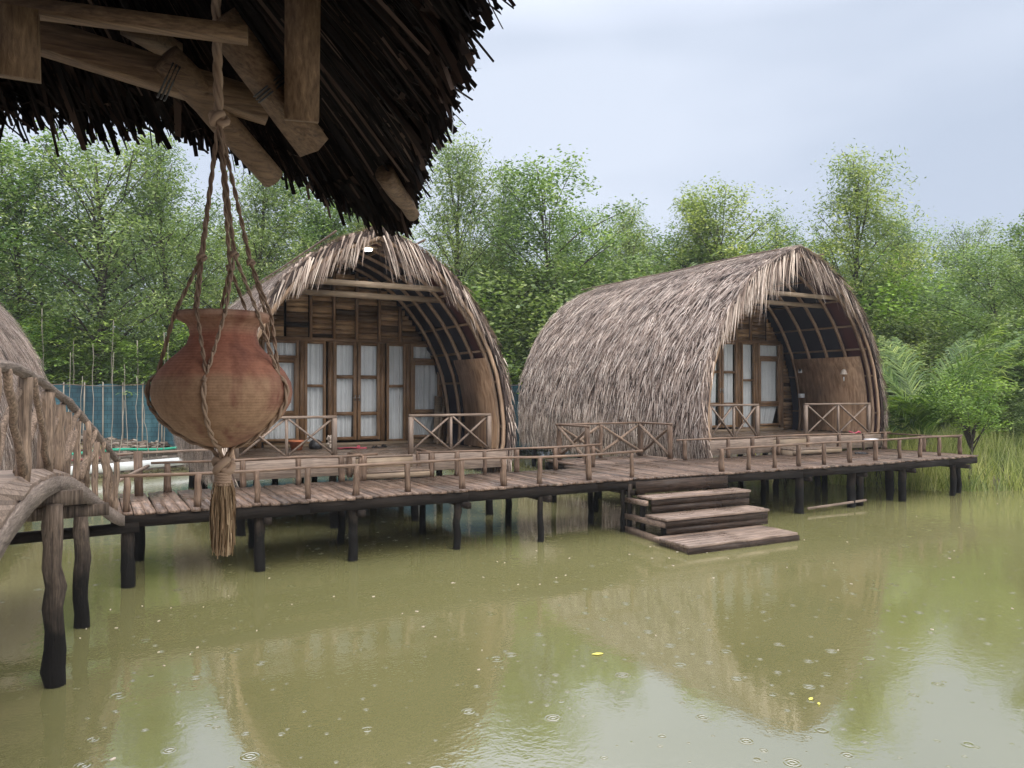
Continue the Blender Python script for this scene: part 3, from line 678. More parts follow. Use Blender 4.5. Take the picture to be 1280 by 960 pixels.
# low rails: posts and thin split poles
def low_rail(pts, z=1.47, ext=.25, thick=.05):
    rl = MB(); 
    P = [Vector((p[0], p[1], z+rr.uniform(-.015, .015))) for p in pts]
    P[0] = P[0]+(P[0]-P[1]).normalized()*ext; P[-1] = P[-1]+(P[-1]-P[-2]).normalized()*ext
    rl.tube(P, [thick*.5*rr.uniform(.85, 1.15) for _ in P], 6, .1, 3); o = rl.build('low_rail', 'rail_wood', bw)
    for k, p in enumerate(pts):
        pb = MB(); w_ = rr.uniform(.042, .060)
        pb.log((p[0], p[1], .99), (p[0]+rr.uniform(-.01, .01), p[1], z-.012), w_, w_*rr.uniform(.8, 1.05), .008, k*7+int(p[0]*10), 7, 4, .1)
        pb.build('post', 'post_wood', o, smooth=False)
low_rail([(-5.86, .05), (-4.97, .08), (-4.17, .05), (-3.42, .14), (-2.68, .16), (-1.83, .15), (-.87, .15), (-.1, .12), (.6, .1), (1.65, .12), (2.62, .12)])
low_rail([(4.86, .1), (5.6, .1), (6.35, .1), (7.1, .12), (7.95, .16), (8.85, .2), (9.8, .24), (10.75, .28), (11.6, .32), (12.4, .34), (13.3, .36)], ext=.1)
low_rail([(-5.2, 2.0), (-4.05, 2.0), (-3.13, 2.02), (-2.36, 2.05), (-1.95, 2.03)], 1.46)
low_rail([(-.62, 2.1), (-.1, 2.06), (.5, 2.05), (1.2, 2.02), (2.1, 2.0), (3.1, 2.1)], 1.46)
low_rail([(6.0, 2.5), (7.38, 2.5), (8.2, 2.5), (9.1, 2.5), (10.2, 2.5), (11.4, 2.5), (12.4, 2.5), (13.3, 2.5)], 1.47)
low_rail([(13.36, .4), (13.38, 1.4), (13.36, 2.5)], 1.44, ext=.05)
for a, b_ in (((-2.0, 2.05), (-2.0, 2.75)), ((-.6, 2.12), (-.6, 2.78))):
    low_rail([a, b_], 1.45, ext=.05)
# piles
for k, (u, v, r_) in enumerate([(-5.85, .0, .085), (-5.63, 1.75, .09), (-4.13, .1, .075), (-3.93, 1.84, .07), (-2.74, .12, .075), (-2.52, 1.5, .06), (-.96, .14, .06), (-.95, 1.7, .055), (.58, .05, .05), (.85, 1.72, .06), (2.36, 1.1, .055), (2.42, .12, .05), (3.33, 2.3, .055), (4.6, .15, .06), (4.6, 2.3, .06), (7.04, .06, .085), (7.3, 1.3, .06), (7.2, 2.4, .06), (8.78, .1, .09), (9.2, .2, .085), (8.9, 2.4, .07), (10.66, .15, .085), (10.6, .45, .09), (10.7, 2.4, .07), (12.72, .2, .07), (13.3, .4, .06), (12.9, 2.4, .07)]):
    mb = MB(); mb.log((u, v, .80), (u+rr.uniform(-.03, .03), v, -.5), r_, r_*1.08, .015, 100+k, 9, 7, .09); mb.build('pile', 'pile_wood', bw, smooth=True)
for k, u in enumerate((-4.13, -2.74, -.96, .58, 2.4, 4.6, 7.1, 8.9, 10.65, 12.8)):
    mb = MB(); mb.bar((u+.09, -.12, .745), (u+.09, 2.2, .745), .09, .1); mb.build('cross_beam', 'black_beam_across', bw)
mb = MB(); mb.bar((-5.63, 1.75, .98), (-5.65, 1.78, 1.68), .12, .12); mb.build('corner_post', 'post_wood', bw)
mb = MB(); mb.bar((-6.1, .45, 1.3), (-5.5, 1.75, 1.45), .04, .04); mb.bar((-6.2, 1.78, 1.64), (-4.6, 1.9, 1.66), .05, .04); mb.build('brace', 'pale_rail', bw)
mb = MB(); mb.bar((7.2, -.02, .10), (9.2, .05, .14), .03, .05); mb.build('brace', 'pale_rail', bw)
# landings up to the two porches
def landing(name, x0, x1, y0, y1, z, label):
    r_ = thing(name, ((x0+x1)/2, (y0+y1)/2, .8), label, 'steps')
    mb = MB(); y = y0
    while y < y1-.02:
        mb.box((x0, y, z-.035), (x1, y+.13, z+rr.uniform(-.004, .003))); y += .137
    mb.build('tread', 'deck_wood_long', r_)
    mb = MB(); mb.box((x0, y0-.004, z-.14), (x1, y0+.03, z-.037)); mb.box((x0, y0+.03, .9), (x0+.04, y1, z-.037)); mb.box((x1-.04, y0+.03, .9), (x1, y1, z-.037)); mb.build('riser', 'tie_wood', r_)
landing('porch_step', -1.92, -.68, 2.0, 2.77, 1.15, 'wide plank step from the boardwalk up to the middle bungalow porch')
landing('porch_step', 9.2, 11.0, 2.1, 2.82, 1.16, 'plank step up to the porch of the large right bungalow')
# side platform with X rails
pf = thing('side_platform', (4.7, 3.3, .5), 'small square plank platform with X-braced rails beside the long thatched slope', 'platform')
mb = MB(); u = 3.15
while u < 6.0:
    mb.box((u, 2.66, .955), (u+.135, 4.15, .996+rr.uniform(-.005, .005))); u += .142
mb.build('deck_boards', 'deck_wood', pf)
mb = MB(); mb.bar((3.1, 4.05, .86), (6.0, 4.05, .86), .08, .17); mb.bar((3.2, 2.7, .86), (3.2, 4.1, .86), .08, .17); mb.bar((5.9, 2.7, .86), (5.9, 4.1, .86), .08, .17); mb.build('frame_beam', 'black_beam', pf)
for u, v in ((3.3, 4.0), (5.8, 4.0), (4.6, 4.0)):
    mb = MB(); mb.log((u, v, .8), (u, v, -.4), .06, .065, .01, int(u*9), 8, 5); mb.build('pile', 'pile_wood', pf, smooth=True)
def xrail(a, b, bays, seed):
    rnd = random.Random(seed); A = Vector((*a, 0)); B = Vector((*b, 0)); rl = MB(); z1 = 1.83
    rl.log(A+Vector((0,0,z1))-(B-A).normalized()*.08, B+Vector((0,0,z1))+(B-A).normalized()*.08, .03, .026, .006, seed, 6, 4); o = rl.build('x_railing', 'rail_wood', pf)
    for k in range(bays+1):
        p = A.lerp(B, k/bays); mb = MB(); r_ = .065 if k in (0, bays) else .05; mb.log(p+Vector((0,0,.99)), p+Vector((0,0,z1-.02)), r_, r_*.9, .008, seed+k, 8, 4); mb.build('post', 'post_wood', o)
    for k in range(bays):
        p = A.lerp(B, k/bays); q = A.lerp(B, (k+1)/bays); n_ = Vector((-(B-A).y, (B-A).x, 0)).normalized()*.03
        for s_, (c, d) in ((1, (p, q)), (-1, (q, p))):
            mb = MB(); mb.log(c+n_*s_+Vector((0,0,1.1)), d+n_*s_+Vector((0,0,z1-.05)), .038, .033, .01, seed*3+k+s_, 6, 4); mb.build('brace', 'bark_log', o)
xrail((3.42, 2.78), (3.42, 3.95), 1, 3); xrail((3.42, 3.97), (5.85, 4.0), 2, 14); xrail((5.85, 3.97), (5.85, 2.85), 1, 25)

# ------------------------------------------------------------------ steps down to the water
st = thing('water_steps', (3.55, -1.0, 0), 'four reddish wet timber steps leading from the boardwalk down to the pond', 'steps')
def tread(name, x0, x1, y0, y1, z, th=.045, rh=.28, nb=4):
    mb = MB(); wd = (y1-y0)/nb
    for k in range(nb):
        mb.box((x0+rr.uniform(-.015, .015), y0+k*wd, z-th), (x1+rr.uniform(-.015, .015), y0+(k+1)*wd-.008, z+rr.uniform(-.004, .003)))
    mb.build('tread', 'step_wood', st, bevel=.004)
mb = MB(); mb.box((2.5, -.19, .73), (4.74, -.15, .952)); mb.build('riser', 'riser_wood', st)
tread('t', 2.5, 4.92, -.62, -.16, .71); mb = MB(); mb.box((2.52, -.60, .555), (4.9, -.565, .664)); mb.box((2.53, -.595, .43), (4.9, -.56, .548)); mb.build('riser', 'riser_wood', st)
tread('t', 2.38, 4.84, -1.16, -.57, .42); mb = MB(); mb.box((2.40, -1.14, .25), (4.82, -1.105, .374)); mb.box((2.41, -1.135, .135), (4.82, -1.10, .243)); mb.build('riser', 'riser_wood', st)
tread('t', 2.12, 4.62, -2.02, -1.11, .135, nb=6); mb = MB(); mb.box((2.10, -2.04, -.02), (4.62, -1.995, .088)); mb.build('riser', 'riser_wood', st)
for x in (2.44, 4.70):
    mb = MB(); mb.box((x-.035, -1.1, .25), (x+.035, .06, .35)); mb.box((x-.035, -.55, .56), (x+.035, .06, .65)); mb.build('stringer', 'step_wood', st)
mb = MB(); mb.bar((2.2, -1.95, .03), (2.46, .12, .06), .08, .11); mb.bar((4.55, -1.95, .03), (4.6, .12, .06), .08, .11); mb.build('stringer', 'bark_log', st)
for x, y, zt in ((2.44, -1.0, .33), (2.44, -.42, .6), (2.45, -.02, .9), (4.7, -1.0, .33), (4.7, -.02, .9)):
    mb = MB(); mb.bar((x+.01, y, zt), (x+.01, y, -.3), .07, .07); mb.build('leg', 'pile_wood', st)

# ------------------------------------------------------------------ arched log bridge
br = thing('arched_bridge', (-6.9, -2.5, 0), 'arched bridge with a rustic log railing at the left edge, joining the boardwalk', 'bridge')
# railing feet line and outer edge line, from the boardwalk towards us: (x, y, z)
FEET = [(-5.98, -.12, 1.06), (-6.16, -.7, 1.22), (-6.32, -1.3, 1.48), (-6.45, -1.9, 1.66), (-6.57, -2.7, 1.84), (-6.64, -3.45, 1.92), (-6.71, -4.3, 1.96), (-6.78, -5.2, 1.98), (-6.86, -6.4, 1.93), (-6.95, -7.6, 1.72)]
EDGE = [(-5.92, -.12, 1.0), (-6.04, -.7, 1.15), (-6.20, -1.3, 1.37), (-6.34, -1.9, 1.59), (-6.47, -2.7, 1.79), (-6.56, -3.45, 1.875), (-6.62, -4.1, 1.90), (-6.67, -4.8, 1.90), (-6.74, -5.6, 1.83), (-6.80, -6.4, 1.72)]
def interp(P, f):
    f = max(0, min(.9999, f))*(len(P)-1); i = int(f); g = f-i; return Vector(P[i]).lerp(Vector(P[i+1]), g)
mb = MB(); NB = 50
for k in range(NB):
    f0, f1 = k/NB, (k+.9)/NB
    e0, e1, a0, a1 = interp(EDGE, f0), interp(EDGE, f1), interp(FEET, f0), interp(FEET, f1)
    o = Vector((-1.35, -.12, 0)); dz = Vector((0, 0, -.035)); jj = Vector((rr.uniform(-.015, .015), 0, rr.uniform(-.004, .004)))
    for q0, q1, r0, r1 in ((a0, a1, a0+o, a1+o), (e0+jj, e1+jj, a0, a1)):
        mb.face(q0, q1, r1, r0); mb.face(r0+dz, r1+dz, q1+dz, q0+dz); mb.face(q0+dz, q1+dz, q1, q0)
        mb.face(r0, r1, r1+dz, r0+dz); mb.face(q0, r0, r0+dz, q0+dz); mb.face(q1+dz, r1+dz, r1, q1)
mb.build('deck_boards', 'pale_rail', br)
mb = MB(); rows = []
for k in range(41):
    e = interp(EDGE, k/40); rows.append([e+Vector((.035, 0, -.03)), e+Vector((-.02, 0, -.03)), e+Vector((-.02, 0, -.165)), e+Vector((.035, 0, -.165))])
mb.grid(rows, True); mb.build('arch_board', 'bark_rail', br)
mb = MB(); rows = []
for k in range(41):
    e = interp(FEET, k/40)+Vector((-1.3, -.1, 0)); rows.append([e+Vector((.03, 0, -.04)), e+Vector((-.03, 0, -.04)), e+Vector((-.03, 0, -.2)), e+Vector((.03, 0, -.2))])
mb.grid(rows, True); mb.build('arch_board', 'bark_rail', br)
for y, z, xr, f in ((-3.35, 1.66, -6.36, .55), (-1.62, 1.30, -6.12, .3)):
    mb = MB(); mb.bar((xr+.02, y, z-.02), (-8.1, y-.1, z-.05), .13, .13); mb.build('cross_beam', 'pile_wood', br)
for k, (x, y, zt, r_) in enumerate(((-6.56, -3.52, 1.6, .085), (-6.37, -1.71, 1.22, .08), (-7.95, -3.62, 1.58, .085), (-7.7, -1.8, 1.22, .08), (-7.4, -.1, .9, .08), (-7.2, -6.9, 1.5, .085), (-8.2, -6.9, 1.5, .085))):
    mb = MB(); mb.log((x, y, zt), (x+.02, y, -.6), r_*.95, r_*1.05, .02, 200+k, 10, 12, .1); mb.build('pile', 'pile_wood', br, smooth=True)
mb = MB(); mb.bar((-9.4, -.55, .80), (-5.72, -.06, .80), .09, .13); mb.build('cross_beam', 'black_beam', br)
# rail log and posts
RT = [(-5.97, -.05, 1.70), (-6.10, -.55, 1.92), (-6.25, -1.15, 2.17), (-6.37, -1.7, 2.36), (-6.48, -2.3, 2.52), (-6.60, -3.2, 2.645), (-6.68, -4.1, 2.74), (-6.75, -5.0, 2.79), (-6.82, -6.0, 2.79), (-6.92, -7.4, 2.65)]
RT = [Vector(p)+Vector((0, 0, -.02)) for p in RT]
mb = MB(); pts = [interp(RT, k/36)+Vector((rr.uniform(-.008, .008), 0, rr.uniform(-.01, .01))) for k in range(37)]
mb.tube(pts, [.038*rr.uniform(.85, 1.15) for _ in pts], 9, .06, 5); rail = mb.build('hand_rail', 'bark_rail', br, smooth=True)
for k, f in enumerate((.015, .09, .165, .24, .31, .385, .44, .55, .70, .83, .95)):
    a = interp(FEET, f); b_ = interp(RT, f); r_ = (.038, .033, .038, .042, .038, .042, .06, .068, .06, .05, .05)[k]
    b_ = Vector((a.x+.02, a.y+rr.uniform(-.02, .02), b_.z-.02))
    mb = MB(); mb.log(a+Vector((0, 0, -.05)), b_, r_, r_*.85, .012, 300+k, 9, 6, .08); mb.build('post', 'bark_log', rail, smooth=False)
for k, (f0, f1) in enumerate(((.02, .09), (.10, .165), (.24, .17), (.25, .31), (.385, .32), (.44, .39), (.55, .46), (.56, .70), (.70, .57), (.72, .83), (.83, .71), (.30, .24), (.46, .53))):
    a = interp(FEET, f0)+Vector((.03 if k % 2 else -.03, 0, .03)); b_ = interp(RT, f1)+Vector((.03 if k % 2 else -.03, 0, -.03)); r_ = rr.uniform(.026, .038)
    mb = MB(); mb.log(a, b_, r_, r_*.8, .02, 400+k, 8, 6, .1); mb.build('brace', 'bark_log', rail, smooth=False)

# ------------------------------------------------------------------ shelter roof we stand under
sh = thing('shelter_roof', tuple(cw(-1.2, .8, 1.2)), 'dark ragged thatched eave with pale timber beams overhead in the top left corner', 'roof')
E_ = [(-3.4, .6, .72), (-2.3, 1.35, .68), (-1.6, 1.72, .66), (-1.24, 1.86, .66), (-1.0, 1.92, .66), (-.77, 1.93, .66), (-.68, 2.1, .65), (-.60, 2.3, .625), (-.50, 2.5, .60), (-.40, 2.62, .60), (-.34, 2.55, .61), (-.285, 2.25, .62), (-.245, 2.0, .62), (-.18, 1.72, .62), (-.125, 1.5, .62), (-.055, 1.2, .62), (.02, .8, .62), (.05, .3, .62), (.05, -.3, .62), (.5, -.75, .62), (1.7, -1.2, .62), (2.0, -2.4, .62), (1.8, -3.8, .62)]  # last points extend the roof unseen behind the camera, to block light
R_ = [(-3.4, -1.5, 2.0), (-2.5, -.3, 1.9), (-1.7, .6, 1.6), (-1.3, 1.1, 1.35), (-1.1, 1.3, 1.22), (-.95, 1.42, 1.15), (-.9, 1.45, 1.15), (-.87, 1.45, 1.15), (-.85, 1.45, 1.15), (-.84, 1.43, 1.15), (-.83, 1.4, 1.15), (-.83, 1.35, 1.16), (-.83, 1.3, 1.17), (-.84, 1.2, 1.2), (-.85, 1.1, 1.25), (-.9, .9, 1.35), (-.95, .5, 1.5), (-1.05, .0, 1.7), (-1.1, -.5, 1.8), (-1.0, -1.2, 1.9), (-.8, -1.8, 2.0), (-.8, -2.2, 2.0), (-.8, -3.0, 2.0)]
def onroof(f, g, lift=0):
    f = max(0, min(.9999, f)); a = interp(R_, f); b_ = interp(E_, f); p = a.lerp(b_, g); return cw(p.x, p.y, p.z+lift)
mb = MB(); rows = [[onroof(k/72, g/6*.93, .05) for g in range(7)] for k in range(73)]; mb.grid(rows)
rows2 = [[onroof(k/72, g/6*.93, .16) for g in range(7)] for k in range(73)]; mb.grid(rows2)
top = cw(-2.2, -1.2, 2.4); rim = [onroof(k/72, 0, .05) for k in range(73)]
for k in range(72): mb.face(rim[k], rim[k+1], top)
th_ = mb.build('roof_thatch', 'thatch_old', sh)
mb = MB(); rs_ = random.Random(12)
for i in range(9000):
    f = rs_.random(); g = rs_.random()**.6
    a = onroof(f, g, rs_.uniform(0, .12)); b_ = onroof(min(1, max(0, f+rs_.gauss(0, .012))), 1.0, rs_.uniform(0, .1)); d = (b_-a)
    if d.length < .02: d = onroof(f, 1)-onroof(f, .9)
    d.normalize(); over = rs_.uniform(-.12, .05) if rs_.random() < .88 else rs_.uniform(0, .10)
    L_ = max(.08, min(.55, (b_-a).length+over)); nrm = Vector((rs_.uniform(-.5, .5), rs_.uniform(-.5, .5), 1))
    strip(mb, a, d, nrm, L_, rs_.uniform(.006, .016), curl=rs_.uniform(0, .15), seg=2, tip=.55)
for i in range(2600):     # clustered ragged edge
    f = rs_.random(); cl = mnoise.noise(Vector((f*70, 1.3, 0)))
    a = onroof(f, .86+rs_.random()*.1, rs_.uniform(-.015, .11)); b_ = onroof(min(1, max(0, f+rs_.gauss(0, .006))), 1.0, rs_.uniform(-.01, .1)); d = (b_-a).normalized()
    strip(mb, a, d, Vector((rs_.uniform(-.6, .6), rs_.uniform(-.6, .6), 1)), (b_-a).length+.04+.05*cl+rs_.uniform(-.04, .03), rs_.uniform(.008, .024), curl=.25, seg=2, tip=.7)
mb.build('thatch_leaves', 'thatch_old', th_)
def sbeam(name, a, b, w_, h, mat='shelter_beam', up=None):
    A = atp(*a); B = atp(*b); mb = MB(); mb.bar(A, B, w_, h, up=up or (0, 0, 1)); return mb.build(name, mat, sh)
sbeam('rafter', (30, 38, 1.55), (335, 135, 1.75), .05, .062)
sbeam('batten', (-60, -4, 1.3), (308, 42, 1.42), .03, .026)
sbeam('rafter', (272, 20, 1.5), (392, 184, 1.68), .06, .045, up=(.3, .2, 1))
sbeam('post', (377, -70, 1.50), (376, 150, 1.58), .068, .06, 'shelter_beam_upright')
sbeam('block', (15, 8, 1.28), (18, 96, 1.30), .07, .05, 'shelter_beam_upright')
sbeam('batten', (160, 30, 1.62), (215, 62, 1.75), .05, .03)
mb = MB(); mb.log(atp(205, 70, 1.62), atp(340, 222, 1.88), .036, .030, .004, 71, 12, 6, .03); mb.build('rafter', 'shelter_beam', sh, smooth=True)
mb = MB(); mb.log(atp(480, 215, 2.2), atp(516, 268, 2.42), .030, .022, .004, 72, 10, 4, .05); mb.build('rafter', 'shelter_beam', sh, smooth=True)
for nm_, ps in (('lashing', [(318, 118, 1.60), (350, 92, 1.60)]), ('lashing', [(196, 118, 1.58), (214, 78, 1.58)])):
    A = atp(*ps[0]); B = atp(*ps[1]); mb = MB(); ax = (B-A).normalized(); fw = (CAMP-A).normalized(); sd_ = ax.cross(fw).normalized()
    for q_ in range(3):
        mb.tube([A.lerp(B, -.05)+sd_*(q_*.007)-fw*.05, A+sd_*(q_*.007)+fw*.034, A.lerp(B, .5)+sd_*(q_*.007)+fw*.045, B+sd_*(q_*.007)+fw*.034, A.lerp(B, 1.05)+sd_*(q_*.007)-fw*.05], .0022, 5)
    mb.build(nm_, 'wire_dark', sh)
# unseen floor, walls and posts added behind the camera to darken pot and beams
mb = MB()
for k in range(34):
    a = cw(-4.2, -3.6+k*.13, -1.6); b_ = cw(1.9, -3.6+k*.13, -1.6); mb.bar(a, b_, .122, .04)
mb.build('added_floor', 'deck_wood_long', sh)
mb = MB()
for k in range(20):
    a = cw(-4.2, -3.4, -1.5+k*.14); b_ = cw(1.8, -3.4, -1.5+k*.14); mb.bar(a, b_, .03, .132)
mb.build('added_back_wall', 'wall_planks', sh)
mb = MB()
for k in range(20):
    a = cw(-4.15, -3.3, -1.5+k*.14); b_ = cw(-4.15, .2, -1.5+k*.14); mb.bar(a, b_, .03, .132)
mb.build('added_side_wall', 'wall_planks', sh)
for x_, z_ in ((1.75, -3.3), (-4.0, -3.3), (1.6, -1.3), (-4.0, .1)):
    mb = MB(); mb.log(cw(x_, z_, -3.2), cw(x_, z_, .72), .07, .06, .01, int(abs(x_*7+z_)), 9, 6); mb.build('added_post', 'post_wood', sh)
# loose wire from the eave
mb = MB(); mb.tube([atp(561, 108, 1.62), atp(564, 130, 1.6), atp(566, 150, 1.6), atp(565, 166, 1.6)], .0011, 5); mb.build('loose_wire', 'wire_grey', sh)

# ------------------------------------------------------------------ hanging pot in its rope net
PZ = 1.5; pc = atp(279, 560, PZ)
PP = [(0, 0), (12, 1), (35, 9), (58, 24), (76, 42), (86, 60), (88.5, 74), (86, 88), (78, 102), (66, 116), (54, 127), (45, 137), (41.5, 148), (42, 156), (46, 163), (55, 168), (59, 170), (60, 175), (58, 178.5), (54, 177), (44, 168), (38, 158), (36, 145), (40, 130), (30, 120)]
px = PZ/960*.945
pot = MB(); pot.revolve([(r_*px, z*px) for r_, z in PP], (pc.x, pc.y, pc.z), 64)
pot.build('clay_pot', 'clay', smooth=True, label='round-bellied terracotta pot with a flared rim, hanging from the eave in a rope net', cat='pot')
rp = thing('rope_hanger', tuple(pc), 'knotted jute rope net with a frayed tassel, holding the clay pot under the eave', 'rope hanger')
def cord(pts, r_, name='cord', strands=2, mat='rope'):
    pts = [Vector(p) for p in pts]; mb = MB()
    # dense resample
    L_ = [0]
    for a, b_ in zip(pts[:-1], pts[1:]): L_.append(L_[-1]+(b_-a).length)
    n_ = max(6, int(L_[-1]/(r_*1.1)))
    def P(s):
        for i in range(len(pts)-1):
            if s <= L_[i+1] or i == len(pts)-2: return pts[i].lerp(pts[i+1], (s-L_[i])/max(1e-6, L_[i+1]-L_[i]))
    for k in range(strands):
        q = []
        for i in range(n_+1):
            s = L_[-1]*i/n_; p = P(s); ph = s/(r_*2.2)+k*2*math.pi/strands
            d = (P(min(L_[-1], s+.004))-P(max(0, s-.004))).normalized(); x = d.cross(Vector((.3, .9, .2))).normalized(); y = x.cross(d)
            q.append(p+(x*math.cos(ph)+y*math.sin(ph))*r_*.55)
        mb.tube(q, r_*.6, 5)
    return mb.build(name, mat, rp, smooth=True)
def knot(p, r_, name='knot', tall=1.2):
    mb = MB(); pts = []
    for k in range(61):
        t_ = 2*math.pi*k/60; q = 2+math.cos(3*t_); pts.append(Vector(p)+Vector((q*math.cos(2*t_), q*math.sin(2*t_), math.sin(3*t_)*1.5*tall))*r_*.27)
    mb.tube(pts, r_*.36, 7); mb.build(name, 'rope', rp, smooth=True)
kt = atp(272, 148, PZ); topp = atp(267, -190, PZ)
cord([topp, atp(268, 0, PZ), kt], .0088, 'cord', 3); knot(kt, .019)
def polar(ang, r_, y):  # point on a circle round the pot axis; y is the picture height of the trace
    return Vector((pc.x+math.cos(ang)*r_*px, pc.y+math.sin(ang)*r_*px, pc.z+(560-y)*px))
def potr(z):
    for (r0, z0), (r1, z1) in zip(PP[:17], PP[1:18]):
        if z0 <= z <= z1: return r0+(r1-r0)*(z-z0)/max(1e-6, z1-z0)
    return 0
view = math.atan2(CAMP.y-pc.y, CAMP.x-pc.x)
na = 5; ang0 = view+R(22)
bot = Vector((pc.x, pc.y, pc.z-.012))
for k in range(na):
    a = ang0+k*2*math.pi/na
    kn = polar(a, 34, 308+4*(k % 3)); cord([kt, kn], .0042); knot(kn, .0085)
    for sgn in (-1, 1):
        a2 = a+sgn*math.pi/na; pts = [kn]
        # out over the rim, in along the shoulder
        pts.append(polar(a+sgn*math.pi/na*.55, 62, 385)); pts.append(polar(a2, 80, 466))
        cord(pts, .0036)
    a2 = a+math.pi/na; pts = [polar(a2, 80, 466)]
    for z in (88, 74, 60, 42, 24, 9, 1): pts.append(polar(a2, potr(z)+3, 560-z))
    pts.append(bot+Vector((math.cos(a2)*.006, math.sin(a2)*.006, -.01))); cord(pts, .0046)
knot(bot+Vector((0, 0, -.022)), .021, tall=1.35)
mb = MB(); rt = random.Random(9)
for i in range(750):
    a = rt.uniform(0, 6.28); r0 = rt.uniform(0, .012); r1 = rt.uniform(0, .019)+.004; p = bot+Vector((math.cos(a)*r0, math.sin(a)*r0, -.035))
    L_ = rt.uniform(.07, .165); e = bot+Vector((math.cos(a)*r1, math.sin(a)*r1, -.035-L_)); md_ = p.lerp(e, .55)+Vector((math.cos(a)*.007, math.sin(a)*.007, 0))
    d = (md_-p); n_ = len(mb.v); s_ = Vector((rt.uniform(-1, 1), rt.uniform(-1, 1), 0)).normalized()*.0011
    for q in (p, md_, e+Vector((rt.uniform(-.004, .004), rt.uniform(-.004, .004), 0))): mb.v.append(tuple(q-s_)); mb.v.append(tuple(q+s_))
    mb.f.append((n_, n_+1, n_+3, n_+2)); mb.f.append((n_+2, n_+3, n_+5, n_+4))
mb.build('tassel', 'sisal', rp)
mb = MB(); mb.tube([bot+Vector((math.cos(k*.5)*.0135, math.sin(k*.5)*.0135, -.034-k*.00042)) for k in range(64)], .0036, 6); mb.build('binding', 'rope', rp, smooth=True)

# ------------------------------------------------------------------ porch things
fl = 1.37
r_ = thing('flower_pot', (-2.45, 5.1, fl), 'orange clay flower pot standing behind the left porch railing of the middle bungalow', 'flower pot')
mb = MB(); mb.revolve([(0, 0), (.11, 0), (.16, .17), (.18, .17), (.18, .2), (.155, .2), (.14, .16), (0, .15)], (-2.45, 5.1, fl), 24); mb.build('pot_body', 'terracotta', r_, smooth=True)
mb = MB(); mb.revolve([(.0, .162), (.143, .163)], (-2.45, 5.1, fl), 16); mb.build('soil', 'black_stone', r_)
mb = MB(); mb.revolve([(0, 0), (.13, 0), (.15, .09), (.11, .17), (.06, .2), (0, .2)], (-2.02, 5.2, fl), 18); mb.build('black_pot', 'black_stone', smooth=True, label='small dark pot next to the orange flower pot', cat='pot')
mb = MB()
for i in range(60):
    a = rr.uniform(0, 6.28); q = rr.uniform(0, .1); z = rr.uniform(.0, .25); c = (-1.70+math.cos(a)*q*(1-z), 5.2+math.sin(a)*q*(1-z), fl+z)
    mb.revolve([(0, -.022), (.02, -.012), (.026, 0), (.018, .014), (0, .022)], (c[0], c[1], c[2]+.02), 7)
mb.build('shell_heap', 'shell_pale', label='heap of pale shells and stones by the dark pot on the middle porch', cat='shells')
def sandal(x, y, rot, mat, label):
    r_ = thing('sandal', (x, y, fl), label, 'sandal', 'sandals left in front of the glass doors'); M = Matrix.Translation((x, y, fl)) @ Matrix.Rotation(rot, 4, 'Z')
    mb = MB(); out_ = []
    sh_ = [(-.13, 0), (-.12, .035), (-.05, .036), (.04, .048), (.11, .045), (.14, .015), (.135, -.02), (.08, -.042), (0, -.035), (-.08, -.035), (-.12, -.03)]
    mb.face(*[M @ Vector((a, b_, .022)) for a, b_ in sh_]); mb.grid([[M @ Vector((a, b_, 0)) for a, b_ in sh_], [M @ Vector((a, b_, .022)) for a, b_ in sh_]], True); mb.build('sole', mat, r_)
    mb = MB(); rows = []
    for k in range(9):
        a = math.pi*k/8; rows.append([M @ Vector((.02, .045*math.cos(a), .02+.05*math.sin(a))), M @ Vector((.085, .045*math.cos(a), .02+.045*math.sin(a)))])
    mb.grid(rows); mb.build('strap', mat, r_)
sandal(-.62, 4.9, .4, 'black_plastic', 'dark sandal on the middle porch, right of its pair'); sandal(-.78, 4.95, 1.0, 'black_plastic', 'dark sandal on the middle porch, left of its pair')
sandal(-1.12, 4.85, 2.7, 'red_cloth', 'red sandal lying crosswise left of the dark sandals')
mb = MB(); rows = []
for j in range(5):
    rows.append([(-1.62+.1*i, 4.75+.06*j+.02*math.sin(i*2+j), fl+.012+.018*abs(math.sin(i*2.3+j*1.7))) for i in range(5)])
mb.grid(rows); mb.grid([[(x_, y_, z_-.012) for x_, y_, z_ in r__] for r__ in rows]); mb.build('floor_rag', 'red_cloth', smooth=True, label='crumpled dull red rag on the porch boards before the middle door', cat='rag')
mb = MB(); mb.bar((.98, 5.55, fl), (1.14, 5.85, fl+1.12), .2, .025, up=(0, 1, 0)); mb.build('leaning_board', 'tie_wood', label='wide loose board leaning on the plank wall of the middle bungalow', cat='board', group='boards leaning beside the middle window')
mb = MB(); mb.bar((.9, 5.35, fl), (1.28, 5.78, fl+1.05), .07, .03, up=(0, 1, 0)); mb.build('leaning_board', 'tie_wood', label='narrow loose board leaning at a slant beside the wide one', cat='board', group='boards leaning beside the middle window')
mb = MB(); mb.bar((.28, 5.55, fl), (.44, 5.82, fl+.62), .06, .02, up=(0, 1, 0)); mb.build('leaning_board', 'white_plastic', label='short whitish slat leaning below the right window of the middle bungalow', cat='board')
